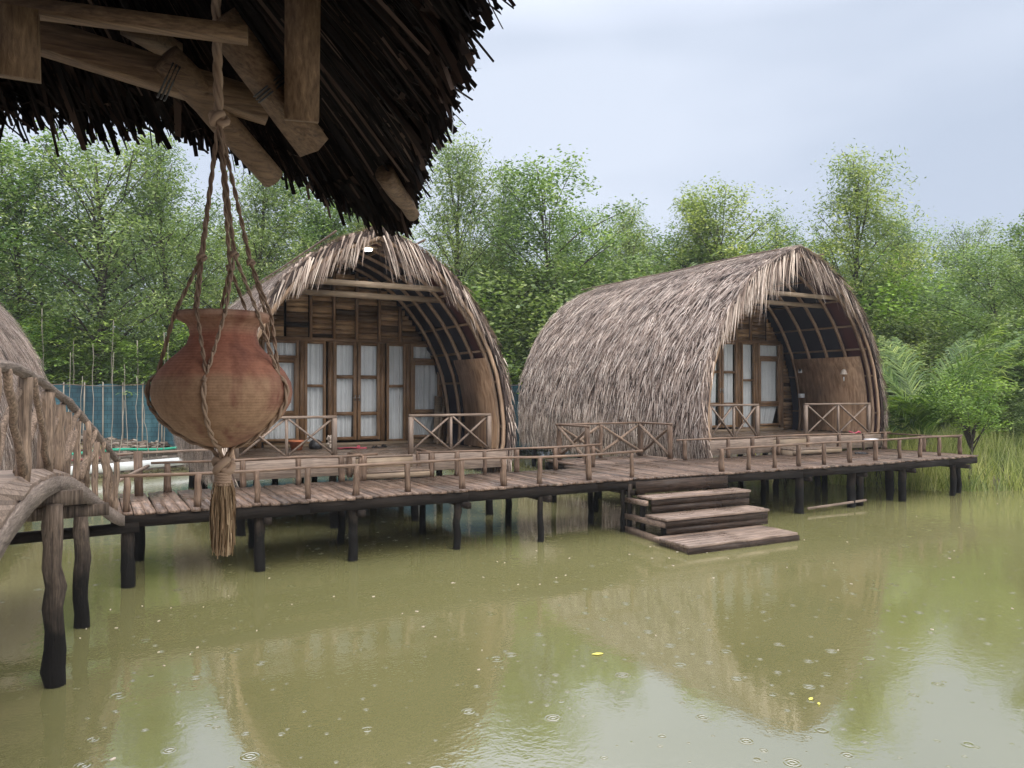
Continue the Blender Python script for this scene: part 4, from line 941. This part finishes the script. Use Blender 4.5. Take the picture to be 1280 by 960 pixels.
# bell lamp and switches in the right porch
(xw, zw), _, _ = prof(.55, 3.5, 5.55, .4)
pb = (13.2, 3.75); zb = 3.12
r_ = thing('hanging_bell', (pb[0], pb[1], zb), 'little pale bell hanging from a cord on the inner right side of the large porch', 'bell')
mb = MB(); mb.revolve([(.10, 0), (.095, .03), (.075, .08), (.06, .13), (.03, .15), (0, .155)], (*pb, zb), 16); mb.build('bell_body', 'shell_pale', r_, smooth=True)
mb = MB(); mb.tube([(pb[0], pb[1], zb+.15), (pb[0]+.02, pb[1], zb+.40), (pb[0]+.01, pb[1], zb+1.05)], .006, 5); mb.tube([(pb[0], pb[1], zb+.12), (pb[0], pb[1], zb-.08)], .004, 5); mb.build('cord', 'rope', r_)
mb = MB(); mb.box((pb[0]-.012, pb[1]-.012, zb-.2), (pb[0]+.012, pb[1]+.012, zb-.07)); mb.build('clapper', 'white_plastic', r_)
for zz, hh, lab in ((3.2, .2, 'upper white meter box with a dark dial on the side panel of the large porch'), (2.42, .13, 'lower small white switch on the side panel of the large porch')):
    xx = 10.35+3.05
    r_ = thing('switch_box', (xx, 5.45, zz), lab, 'switch box'); mb = MB(); mb.box((xx-.1, 5.38, zz), (xx+.05, 5.52, zz+hh)); mb.build('box_body', 'white_plastic', r_, bevel=.01)
    if hh > .15:
        mb = MB(); mb.box((xx-.112, 5.40, zz+.05), (xx-.1, 5.47, zz+.15)); mb.box((xx-.08, 5.37, zz+.05), (xx-.02, 5.379, zz+.15)); mb.build('dial', 'black_plastic', r_)
mb = MB(); mb.tube([(11.9, 2.58, 1.52), (12.05, 2.5, 1.47), (12.15, 2.46, 1.52), (12.3, 2.52, 1.46), (12.2, 2.48, 1.50)], .022, 6, .3); mb.build('rail_tie', 'red_cloth', label='scrap of red cloth tied round the back rail before the large bungalow', cat='cloth')
mb = MB(); mb.box((9.65, .26, 1.475), (9.95, .44, 1.50)); mb.build('soap_dish', 'white_plastic', label='small white tray lying on the front rail before the large bungalow', cat='tray', bevel=.005)
mb = MB(); mb.tube([(10.9+.0, 1.6, 1.02), (11.05, 1.75, 1.02), (11.25, 1.72, 1.03), (11.3, 1.55, 1.02), (11.1, 1.48, 1.02), (10.95, 1.58, 1.03)], .018, 6); mb.build('coiled_hose', 'black_plastic', smooth=True, label='loop of black hose lying on the boardwalk before the large bungalow', cat='hose')

# ------------------------------------------------------------------ far bank: pipe, hose, fence, canes, boards
P0 = Vector((-14, 10.9, .3)); P1 = Vector((16, 24.2, .3))
mb = MB(); pts = [Vector((-12, 12.2, .30)), Vector((-6, 14.8, .30)), Vector((-2.5, 16.9, .31)), Vector((5, 19.9, .33)), Vector((11, 21.0, .33))]
q = [interp(pts, k/30) for k in range(31)]; mb.tube(q, .13, 12); mb.build('water_pipe', 'pipe_white', smooth=True, label='long thick white pipe lying along the far bank behind the bungalows', cat='pipe')
mb = MB(); q = [interp(pts, k/40)+Vector((-.15, .9, .42+.05*math.sin(k*.7))) for k in range(41)]; mb.tube(q, .045, 7); mb.build('garden_hose', 'hose_green', smooth=True, label='bright green hose running above the white pipe on the far bank', cat='hose')
mb = MB(); q = [interp(pts, k/40)+Vector((-.1, .65, .28+.04*math.sin(k*.5+1))) for k in range(18)]; mb.tube(q, .035, 6); mb.build('garden_hose', 'hose_red', smooth=True, label='dull red hose lying between the green hose and the white pipe', cat='hose')
for j in range(3):
    mb = MB(); off = Vector((.1, .45+.38*j, -.1+.16*j)); q = [interp(pts, k/12)+off for k in range(13)]
    for a, b_ in zip(q[:-1], q[1:]): mb.bar(a, b_, .05, .15)
    mb.build('bank_boards', 'bank_board', label=('lowest', 'middle', 'topmost')[j]+' weathered board edging the far bank behind the pipe', cat='board', group='boards edging the far bank')
FA, FB = at(-170, 26.0), at(760, 30.5)
fn = thing('net_fence', (-3, 21, .7), 'blue-green net fence stretched along the far bank in front of the trees', 'fence')
mb = MB(); rows = [[], [], []]
for k in range(141):
    p = FA.lerp(FB, k/140); wv_ = .05*math.sin(k*.9)+.04*math.sin(k*2.1)
    for j, z in enumerate((.45, 1.7, 2.86)): rows[j].append((p.x-.2*wv_, p.y+wv_*(1-j*.4), z+(.04*math.sin(k*.8) if j == 2 else 0)))
mb.grid(rows); mb.build('net_sheet', 'tarp', fn)
for k in range(40):
    p = FA.lerp(FB, (k+.5)/40); mb = MB(); mb.log((p.x, p.y-.07, .5), (p.x+rr.uniform(-.05, .05), p.y-.07, 2.95), .028, .022, .01, k, 6, 3); mb.build('fence_post', 'dead_cane', fn)
mb = MB(); mb.tube([FA.lerp(FB, k/60)+Vector((0, -.11, 2.84+.03*math.sin(k))) for k in range(61)], .014, 5); mb.build('top_line', 'pale_rail', fn)
canes = [(100, 470, 24.5), (140, 440, 24.0), (160, 455, 24.8), (172, 470, 24.2), (196, 445, 24.6), (118, 430, 25.0), (85, 440, 25.2), (150, 500, 23.6), (186, 500, 23.8), (205, 420, 25.2)]
for k, (pxx, pyy, Z) in enumerate(canes):
    b0 = at(pxx, Z, .55); t0 = atp(pxx-rr.uniform(-8, 12), pyy, Z); mb = MB(); mb.log(b0, t0, .014, .007, .03, 900+k, 6, 8)
    mb.build('thin_cane', 'dead_cane', label=('tall' if pyy < 450 else 'short')+' pale bare cane standing before the blue-green net fence', cat='cane', group=('tall' if pyy < 450 else 'short')+' canes before the net fence')
# rubble and leaf litter on the bank
mb = MB(); rb = random.Random(44)
for i in range(5200):
    f = rb.random(); p = interp(SHORE3 := [(-14, 13.2, 0), (-6, 15.6, 0), (-2.5, 17.6, 0), (5, 20.5, 0), (14, 21.5, 0)], f); q = p+Vector((-.45, .9, 0))*rb.uniform(.3, 9); z = ground_z(q.x, q.y)
    if sdist(q.x, q.y) < .3: continue
    s_ = rb.uniform(.04, .15); M = Matrix.Translation((q.x, q.y, z+s_*.2)) @ Matrix.Rotation(rb.uniform(0, 6), 4, 'Z') @ Matrix.Rotation(rb.uniform(-.5, .5), 4, 'X')
    mb.box((-s_, -s_*.6, -s_*.3), (s_, s_*.6, s_*.3), M)
fibre('rubble', [(0, (.05, .04, .03)), (.5, (.17, .13, .10)), (.8, (.30, .25, .20)), (1, (.42, .38, .33))], rough=.8)
mb.build('rubble', 'rubble', kind='stuff', label='broken bricks and litter strewn over the far bank before the fence', cat='rubble')
mb = MB(); M = Matrix.Translation((-.0, 0, 0)); bp_ = at(205, 27, ground_z(at(205, 27).x, at(205, 27).y))
for i in range(6):
    for j in range(3):
        x = bp_.x-3+j*.33+rr.uniform(-.02, .02); mb.box((x, bp_.y-.2, bp_.z+i*.09), (x+.3, bp_.y+.2, bp_.z+i*.09+.08))
mb.build('brick_stack', 'rubble', label='low stack of brown bricks at the foot of the net fence', cat='bricks')

# ------------------------------------------------------------------ trees
def leaf_quad(V, F, p, rn, size, asp, droop):
    # random orientation, biased to lie flattish/drooping
    a = rn.uniform(0, 6.283); d = Vector((math.cos(a), math.sin(a), -droop+rn.uniform(-.5, .5))).normalized()
    s_ = d.cross(Vector((rn.uniform(-1, 1), rn.uniform(-1, 1), 1))).normalized()*size*asp*.5
    n = len(V); m_ = p+d*size*.5
    V.extend([tuple(p), tuple(m_+s_), tuple(p+d*size), tuple(m_-s_)]); F.append((n, n+1, n+2, n+3))
def make_tree(H_, rad, seed, kind, base=.28, nclump=520, per=60, leaf=.13, asp=.42, droop=.2, trunk=.14):
    """returns (trunk MB, crown MB) at the origin. kind: 'cone' | 'round' | 'multi'"""
    rn = random.Random(seed); tb = MB(); cb = MB()
    lean = Vector((rn.uniform(-.06, .06), rn.uniform(-.05, .05), 0))*H_
    tp = [Vector((lean.x*f*f+.1*math.sin(f*5+seed), lean.y*f*f, H_*f*.92)) for f in [k/9 for k in range(10)]]
    tb.tube(tp, [trunk*(1-.85*k/9) for k in range(10)], 8, .06, seed)
    clumps = []
    nl = 30 if kind != 'multi' else 38
    for k in range(nl):
        f = base+(1-base)*((k+.5)/nl)**.9; f0 = max(.1, f-.12)
        st_ = interp(tp, f0); a = k*2.4+rn.uniform(-.5, .5)
        g = (f-base)/(1-base)
        if kind == 'cone': rr_ = rad*(1-g)**.75*(.6+.4*min(1, g*4))
        elif kind == 'round': rr_ = rad*math.sqrt(max(.05, 1-(g*1.7-.72)**2))*.98
        else: rr_ = rad*(.6+.5*math.sin(g*3.1))*(1-.45*g)
        rr_ *= rn.uniform(.65, 1.22)
        en = Vector((st_.x+math.cos(a)*rr_, st_.y+math.sin(a)*rr_, H_*f+rn.uniform(-.1, .35)*(1+rr_*.2)))
        md_ = st_.lerp(en, .5)+Vector((0, 0, rr_*.12)); q = [st_, md_, en]
        tb.tube([st_, st_.lerp(md_, .5)+Vector((0, 0, .05)), md_, en], [trunk*.42*(1-f*.6), trunk*.3*(1-f*.6), trunk*.22*(1-f*.6), .012], 5, .05, k)
        for j in range(max(5, int(nclump/nl))):
            h_ = rn.uniform(.25, 1.08); p = st_.lerp(en, h_)+Vector((rn.gauss(0, .42), rn.gauss(0, .42), rn.gauss(.1, .34)))*(.5+rad*.22)
            clumps.append(p)
        if k % 2 == 0:   # a secondary twig
            e2 = en+Vector((rn.uniform(-.8, .8), rn.uniform(-.8, .8), rn.uniform(.1, .9)))
            tb.tube([md_, e2], [trunk*.16, .008], 4, 0, k)
            clumps += [md_.lerp(e2, rn.uniform(.6, 1.1)) for _ in range(4)]
    for k in range(10):
        clumps.append(tp[-1]+Vector((rn.gauss(0, .25), rn.gauss(0, .25), rn.uniform(-.8, H_*.09))))
    for c in clumps:
        s_ = rn.uniform(.14, .38); n_ = int(per*rn.uniform(.4, 1.5)*s_/.3)
        for i in range(n_):
            p = c+Vector([max(-1.7, min(1.7, rn.gauss(0, 1)))*s_ for _ in range(2)]+[max(-1.7, min(1.7, rn.gauss(0, .7)))*s_-.1*droop])
            leaf_quad(cb.v, cb.f, p, rn, leaf*rn.uniform(.6, 1.35), asp, droop)
    return tb, cb
KINDS = [
    ('feathery', dict(H_=10, rad=2.6, seed=1, kind='cone', leaf=.15, asp=.26, droop=.55, base=.2, per=52), 'leaf_forest'),
    ('round-leaved', dict(H_=10, rad=2.9, seed=2, kind='round', leaf=.15, asp=.5, droop=.1, base=.3, per=42), 'leaf_forest'),
    ('slender', dict(H_=10, rad=2.0, seed=3, kind='cone', leaf=.14, asp=.3, droop=.5, base=.25, per=48), 'leaf_forest'),
    ('dense', dict(H_=10, rad=3.4, seed=4, kind='multi', leaf=.16, asp=.45, droop=.2, base=.12, nclump=620, per=52), 'leaf_dark'),
    ('open-branched', dict(H_=10, rad=3.0, seed=5, kind='multi', leaf=.14, asp=.36, droop=.4, base=.3, nclump=420, per=44, trunk=.19), 'leaf_forest'),
    ('bushy', dict(H_=5, rad=2.5, seed=6, kind='round', leaf=.17, asp=.5, droop=.1, base=.08, nclump=420, per=46, trunk=.07), 'leaf_forest'),
    ('bright bushy', dict(H_=5, rad=2.4, seed=8, kind='round', leaf=.17, asp=.5, droop=.1, base=.08, nclump=380, per=42, trunk=.07), 'leaf_bright'),
]
PROTO = {}
for nm, kw, lm in KINDS:
    tb, cb = make_tree(**kw); PROTO[nm] = (tb, cb, lm, kw['H_'])
MESH = {}
def tree(px_, Z, ytop, kind, label, wide=1.0, group=None, name='forest_tree', cat='tree', rot=None, lm=None):
    tb, cb, lmat, H0 = PROTO[kind]; p = at(px_, Z); p.z = max(.3, ground_z(p.x, p.y)) if p.x < 90 else .7
    ztop = 2.6+(490-ytop)/960*Z; s_ = (ztop-p.z)/H0/1.03
    r_ = thing(name, (0, 0, 0), label, cat, group)
    key = kind+(lm or '')
    if key not in MESH:
        a = tb.build('trunk', 'trunk_bark', r_, smooth=True); b_ = cb.build('crown', lm or lmat, r_); MESH[key] = (a.data, b_.data)
    else:
        for n_, me in zip(('trunk', 'crown'), MESH[key]):
            o = bpy.data.objects.new(n_, me); COL.objects.link(o); o.parent = r_
    r_.location = p; r_.scale = (s_*wide, s_*wide, s_); r_.rotation_euler = (0, 0, rot if rot is not None else rr.uniform(0, 6.28))
    return r_
G1 = 'trees of the forest edge'
# front row, from left: (picture column, distance, top line, kind, width, label)
FT = [(-60, 29, 140, 'open-branched', 1.0, 'airy tree at the far left edge above the left bungalow'),
 (28, 30, 172, 'dense', .9, 'dark dense tree behind the left bungalow'),
 (125, 30, 158, 'open-branched', 1.15, 'tree with a dark forked trunk showing left of the clay pot'),
 (215, 31, 166, 'feathery', 1.1, 'feathery tree straight behind the hanging ropes'),
 (310, 31, 182, 'feathery', 1.05, 'feathery tree between the ropes and the middle bungalow'),
 (392, 33, 222, 'dense', .9, 'dense green tree just left of the middle roof peak'),
 (470, 35, 235, 'feathery', 1.0, 'tree directly behind the peak of the middle bungalow'),
 (567, 34, 172, 'slender', 1.0, 'tall pointed tree right of the eave tip, under the loose wire'),
 (618, 37, 215, 'feathery', .85, 'slim feathery tree just right of the tall pointed one'),
 (690, 34, 208, 'round-leaved', 1.0, 'darker round-leaved tree above the gap between the two bungalows'),
 (738, 38, 262, 'round-leaved', .7, 'low round-leaved tree left of the long roof ridge'),
 (800, 38, 256, 'feathery', 1.0, 'soft pale-green tree above the back end of the long ridge'),
 (868, 40, 245, 'slender', 1.0, 'slender tree above the middle of the long ridge'),
 (915, 38, 234, 'round-leaved', .9, 'round-leaved tree above the front half of the long ridge'),
 (968, 42, 268, 'open-branched', .7, 'thin-crowned tree just left of the large roof peak'),
 (1066, 36, 198, 'feathery', 1.2, 'tallest tree on the right, behind the large roof peak'),
 (1118, 38, 268, 'slender', 1.0, 'lower tree leaning on the right flank of the tallest right tree'),
 (1215, 46, 272, 'open-branched', .8, 'far thin tree rising over the right-hand thicket'),
 (1255, 30, 305, 'round-leaved', 1.1, 'broad bright tree at the right edge'),
 (1310, 26, 262, 'dense', .9, 'tree half out of frame at the right edge')]
for px_, Z, yt, kd, wd, lab in FT: tree(px_, Z, yt, kd, lab, wd, G1)
# back row fills the gaps
G2 = 'farther trees filling the gaps of the forest'
for k, px_ in enumerate(range(-120, 1400, 62)):
    Z = 43+(k % 3)*3; yt = 292+((k*37) % 5)*9 - (30 if px_ < 520 else 0)+(28 if 1120 < px_ < 1200 else 0)
    tree(px_+((k*53) % 21), Z, yt, ('dense', 'feathery', 'round-leaved')[k % 3], 'farther forest tree seen only through gaps of the front row', 1.1, G2)
# undergrowth
G3 = 'bushes under the forest trees'
US = [(-30, 30, 385), (40, 30, 400), (100, 31, 410), (165, 31, 420), (235, 32, 415), (300, 33, 400), (365, 33, 390), (420, 35, 380), (500, 35, 380), (590, 34, 360), (640, 33, 345), (690, 34, 350), (745, 36, 335), (610, 33, 420), (668, 33.5, 410), (720, 34, 400), (1000, 38, 340), (1090, 36, 350), (1130, 33, 400), (1160, 36, 370), (1110, 28, 440), (1190, 34, 400), (1255, 28, 420), (1290, 25, 400), (830, 40, 330), (920, 42, 320)]
for k, (px_, Z, yt) in enumerate(US):
    br_ = k % 4 == 1
    tree(px_, Z, yt, 'bright bushy' if br_ else 'bushy', 'bright yellow-green bush at the foot of the forest' if br_ else 'mid-green bush at the foot of the forest', 1.0, 'bright bushes under the forest trees' if br_ else G3, name='bush', cat='bush')
# deeper green mass at the right behind the palm
for k, (px_, Z, yt) in enumerate([(1195, 29, 468), (1240, 27, 470), (1295, 26, 465), (1115, 29, 470), (1285, 23.5, 505)]):
    tree(px_, Z, yt, 'bushy', 'low dense shrub on the right bank behind the palm', 1.1, 'low shrubs on the right bank', name='shrub', cat='shrub')
# understorey saplings with tiers of bright leaves (left, before the forest)
def sapling(px_, Z, ytop, label, seed):
    rn = random.Random(seed); p = at(px_, Z); p.z = max(.4, ground_z(p.x, p.y)); zt = 2.6+(490-ytop)/960*Z; Hs = zt-p.z
    r_ = thing('sapling', tuple(p), label, 'sapling', 'bright-leaved saplings before the forest')
    mb = MB(); mb.log(p, p+Vector((rn.uniform(-.2, .2), 0, Hs)), .035, .015, .04, seed, 6, 6); mb.build('stem', 'dead_cane', r_)
    mb = MB()
    for k in range(46):
        f = rn.uniform(.45, 1.0); a = rn.uniform(0, 6.28); rd = rn.uniform(.2, 1.0)*(1.25-f*.7)
        c = p+Vector((math.cos(a)*rd, math.sin(a)*rd, Hs*f)); mb.tube([p+Vector((0, 0, Hs*f-.2)), c], .006, 3)
        for j in range(15):
            b_ = a+rn.uniform(-1.6, 1.6); d = Vector((math.cos(b_), math.sin(b_), -.25+rn.uniform(-.25, .2))).normalized(); s_ = d.cross(Vector((0, 0, 1))).normalized()
            L_ = rn.uniform(.13, .26); q = c+d*.02*j+Vector((rn.gauss(0, .06), rn.gauss(0, .06), rn.gauss(0, .04))); n_ = len(mb.v); m_ = q+d*L_*.5
            mb.v.extend([tuple(q), tuple(m_+s_*L_*.2), tuple(q+d*L_), tuple(m_-s_*L_*.2)]); mb.f.append((n_, n_+1, n_+2, n_+3))
    mb.build('leaves', 'leaf_bright', r_)
for k, (px_, Z, yt, lab) in enumerate([(55, 24.5, 385, 'bright sapling just right of the left roof'), (92, 25.5, 425, 'low sapling between the left roof and the taller saplings'), (135, 25, 400, 'tallest bright sapling before the fence'), (172, 25.5, 425, 'middle bright sapling left of the clay pot'), (205, 26, 415, 'sapling partly hidden by the belly of the clay pot'), (238, 26, 390, 'sapling partly hidden by the rim of the clay pot'), (15, 25, 400, 'sapling above the left roof at the photo edge')]):
    sapling(px_, 27.9+.2*(k % 3), yt, lab, 60+k)

# ------------------------------------------------------------------ palm, little tree, reeds on the right bank
def palm(px_, Z, label, seed, nfr, Lf, aim=None):
    rn = random.Random(seed); p = at(px_, Z); p.z = max(.25, ground_z(p.x, p.y))-.05
    r_ = thing('water_palm', tuple(p), label, 'palm')
    mb = MB(); mb.log(p, p+Vector((0, 0, .5)), .16, .13, .02, seed, 9, 3); mb.build('stem', 'trunk_bark', r_)
    for k in range(nfr):
        a = k*2.39996+rn.uniform(-.3, .3) if aim is None else aim[k][0]; up = rn.uniform(.9, 3.6) if aim is None else aim[k][1]; L_ = Lf*rn.uniform(.75, 1.1)*(.5 if math.cos(a) < -.35 else 1)
        d = Vector((math.cos(a), math.sin(a), up)).normalized(); q = p+Vector((0, 0, .4)); pts = [q]; dd = d.copy()
        for i in range(12): dd = (dd+Vector((math.cos(a)*.02, math.sin(a)*.02, -.065))).normalized(); q = q+dd*L_/12; pts.append(q)
        mb = MB(); mb.tube(pts, [.022*(1-.08*i) for i in range(13)], 5)
        for i in range(44):
            f = .2+.79*i/44; c = interp(pts, f); t_ = (interp(pts, min(.999, f+.02))-c).normalized(); sd = t_.cross(Vector((0, 0, 1))).normalized()
            ll = (.75*math.sin(math.pi*min(1, f*.95+.1))+.14)*Lf/3.2
            for s_ in (-1, 1):
                if rn.random() < .14: continue
                e = (sd*s_*.75+t_*(.85+rn.uniform(-.25, .3))+Vector((0, 0, .1+rn.uniform(-.3, .12)))).normalized(); ll *= rn.uniform(.86, 1.1); m_ = c+e*ll*.5; en = c+e*ll+Vector((0, 0, -ll*rn.uniform(.15, .45))); w_ = t_*.022
                n_ = len(mb.v); mb.v.extend([tuple(c-w_), tuple(c+w_), tuple(m_+w_), tuple(m_-w_), tuple(en)]); mb.f.append((n_, n_+1, n_+2, n_+3)); mb.f.append((n_+3, n_+2, n_+4))
        mb.build('frond', 'leaf_palm', r_)
palm(1156, 23.0, 'big water palm with long upright fronds right of the large bungalow', 5, 16, 4.4)
palm(1225, 24.5, 'lower palm with fronds drooping right behind the little round tree', 8, 9, 2.6)
def smalltree():
    p = at(1213, 21.0); p.z = ground_z(p.x, p.y); rn = random.Random(77)
    r_ = thing('little_tree', tuple(p), 'little bright round-crowned tree behind the right end of the boardwalk', 'tree')
    tb = MB(); cb = MB(); zt = 2.6+(490-468)/960*21.0; Hh = zt-p.z
    tb.log(p, p+Vector((.05, 0, Hh*.5)), .05, .035, .03, 4, 8, 5)
    for k in range(16):
        a = k*2.4; q = p+Vector((.05, 0, Hh*rn.uniform(.35, .5))); e = p+Vector((math.cos(a)*rn.uniform(.4, .85), math.sin(a)*rn.uniform(.4, .85), Hh*rn.uniform(.6, .97)))
        tb.tube([q, q.lerp(e, .5)+Vector((0, 0, .06)), e], [.022, .014, .006], 5)
        for j in range(12):
            c = q.lerp(e, rn.uniform(.6, 1.12))+Vector((rn.gauss(0, .14), rn.gauss(0, .14), rn.gauss(0, .1)))
            for i in range(26): leaf_quad(cb.v, cb.f, c+Vector((rn.gauss(0, .1), rn.gauss(0, .1), rn.gauss(0, .08))), rn, rn.uniform(.06, .11), .5, -.1)
    tb.build('trunk', 'trunk_bark', r_, smooth=True); cb.build('crown', 'leaf_bright', r_)
smalltree()
mb = MB(); rg = random.Random(31); cnt = 0
while cnt < 15000:
    x = rg.uniform(11.6, 26); y = rg.uniform(-2.0, 6.0); s_ = sdist(x, y)
    if s_ < -.75 or s_ > 3.2: continue
    if mnoise.noise(Vector((x*.9, y*.9, 2))) < -.25 and rg.random() < .8: continue
    if U0 < x < 13.6 and -.3 < y < 2.8:
        Lb = rg.uniform(.4, .8)
    else: Lb = rg.uniform(.6, 1.35)*(1.0 if s_ < 1.2 else .8)
    z = max(-.1, ground_z(x, y)-.05); a = rg.uniform(0, 6.28); b_ = rg.uniform(.02, .35)
    d = Vector((math.cos(a)*b_, math.sin(a)*b_, 1)).normalized()
    strip(mb, (x, y, z), d, Vector((math.cos(a+1.5), math.sin(a+1.5), .2)), Lb, rg.uniform(.014, .034), curl=rg.uniform(0, 1.1), seg=3, tip=.1); cnt += 1
mb.build('reeds', 'leaf_grass', kind='stuff', label='tall yellow-green reeds growing from the water at the right bank', cat='reeds')
mb = MB(); cnt = 0
while cnt < 16000:
    x = rg.uniform(-16, 26); y = rg.uniform(3, 34); s_ = sdist(x, y)
    if s_ < .5: continue
    nz = mnoise.noise(Vector((x*.35, y*.35, 8)))
    if x < 12 and nz < .05: continue
    strip(mb, (x, y, ground_z(x, y)-.03), Vector((rg.gauss(0, .25), rg.gauss(0, .25), 1)).normalized(), Vector((rg.uniform(-1, 1), rg.uniform(-1, 1), .2)), rg.uniform(.2, .55), rg.uniform(.02, .04), curl=.8, seg=2, tip=.1); cnt += 1
mb.build('bank_grass', 'leaf_grass', kind='stuff', label='rough low grass growing over the banks', cat='grass')
# ------------------------------------------------------------------ power lines far right
for k, (y0, y1) in enumerate(((300, 296), (309, 306), (318, 316))):
    mb = MB(); A = atp(1085, y0+4, 60); B = atp(1330, y1, 60); q = [A.lerp(B, i/20)-Vector((0, 0, 1.1*math.sin(math.pi*i/20)*.5)) for i in range(21)]; mb.tube(q, .016, 4)
    mb.build('power_line', 'wire_dark', label=('top', 'middle', 'lowest')[k]+' of three thin power lines crossing the sky between the right-hand trees', cat='power line', group='power lines at the right')
# ------------------------------------------------------------------ floating bits
def fleaf(px_, py_, mat, size, label, seed):
    Z = 2.6*960/(py_-490); p = at(px_, Z, .006); rn = random.Random(seed); a = rn.uniform(0, 3); d = Vector((math.cos(a), math.sin(a), 0)); s_ = Vector((-d.y, d.x, 0))
    mb = MB(); pr = [(-.5, 0), (-.25, .2), (.1, .24), (.4, .1), (.55, 0)]
    up = [p+d*size*u_+s_*size*w__+Vector((0, 0, .004)) for u_, w__ in pr]; dn = [p+d*size*u_-s_*size*w__+Vector((0, 0, .004)) for u_, w__ in pr]; mid_ = [p+d*size*u_ for u_, _ in pr]
    mb.grid([up, mid_, dn]); mb.build('floating_leaf', mat, label=label, cat='leaf')
fleaf(1012, 873, 'leaf_yellow', .07, 'bright yellow leaf floating in the reflection at the lower right', 1)
fleaf(747, 817, 'leaf_yellow', .12, 'pale yellow leaf floating left of the large roof reflection', 2)
fleaf(1022, 879, 'leaf_yellow', .05, 'small yellow leaf beside the bright yellow one', 3)
mb = MB(); rg = random.Random(8)
for i in range(90):
    if i % 3: x, y = rg.uniform(-8, 14), rg.uniform(-7, -.2)
    else: x, y = rg.uniform(-7, 3), rg.uniform(-4, -1)
    s_ = rg.uniform(.006, .02); a = rg.uniform(0, 3); M = Matrix.Translation((x, y, .003)) @ Matrix.Rotation(a, 4, 'Z'); mb.box((-s_, -s_*.4, -.003), (s_, s_*.4, .003), M)
mb.build('floating_debris', 'shell_pale', kind='stuff', label='tiny pale bits and foam flecks floating on the pond', cat='debris')
# ------------------------------------------------------------------ rainy air
hz = MB(); hz.box((-75, -30, -2), (85, 60, 22))
m = bpy.data.materials.new('haze'); m.use_nodes = True; t = m.node_tree; t.nodes.clear()
out = N(t, 'ShaderNodeOutputMaterial'); pv = N(t, 'ShaderNodeVolumePrincipled'); pv.inputs['Color'].default_value = (.86, .92, .98, 1); pv.inputs['Density'].default_value = .0007
t.links.new(pv.outputs[0], out.inputs['Volume']); MATS['haze'] = m
hz.build('haze', 'haze', kind='stuff')
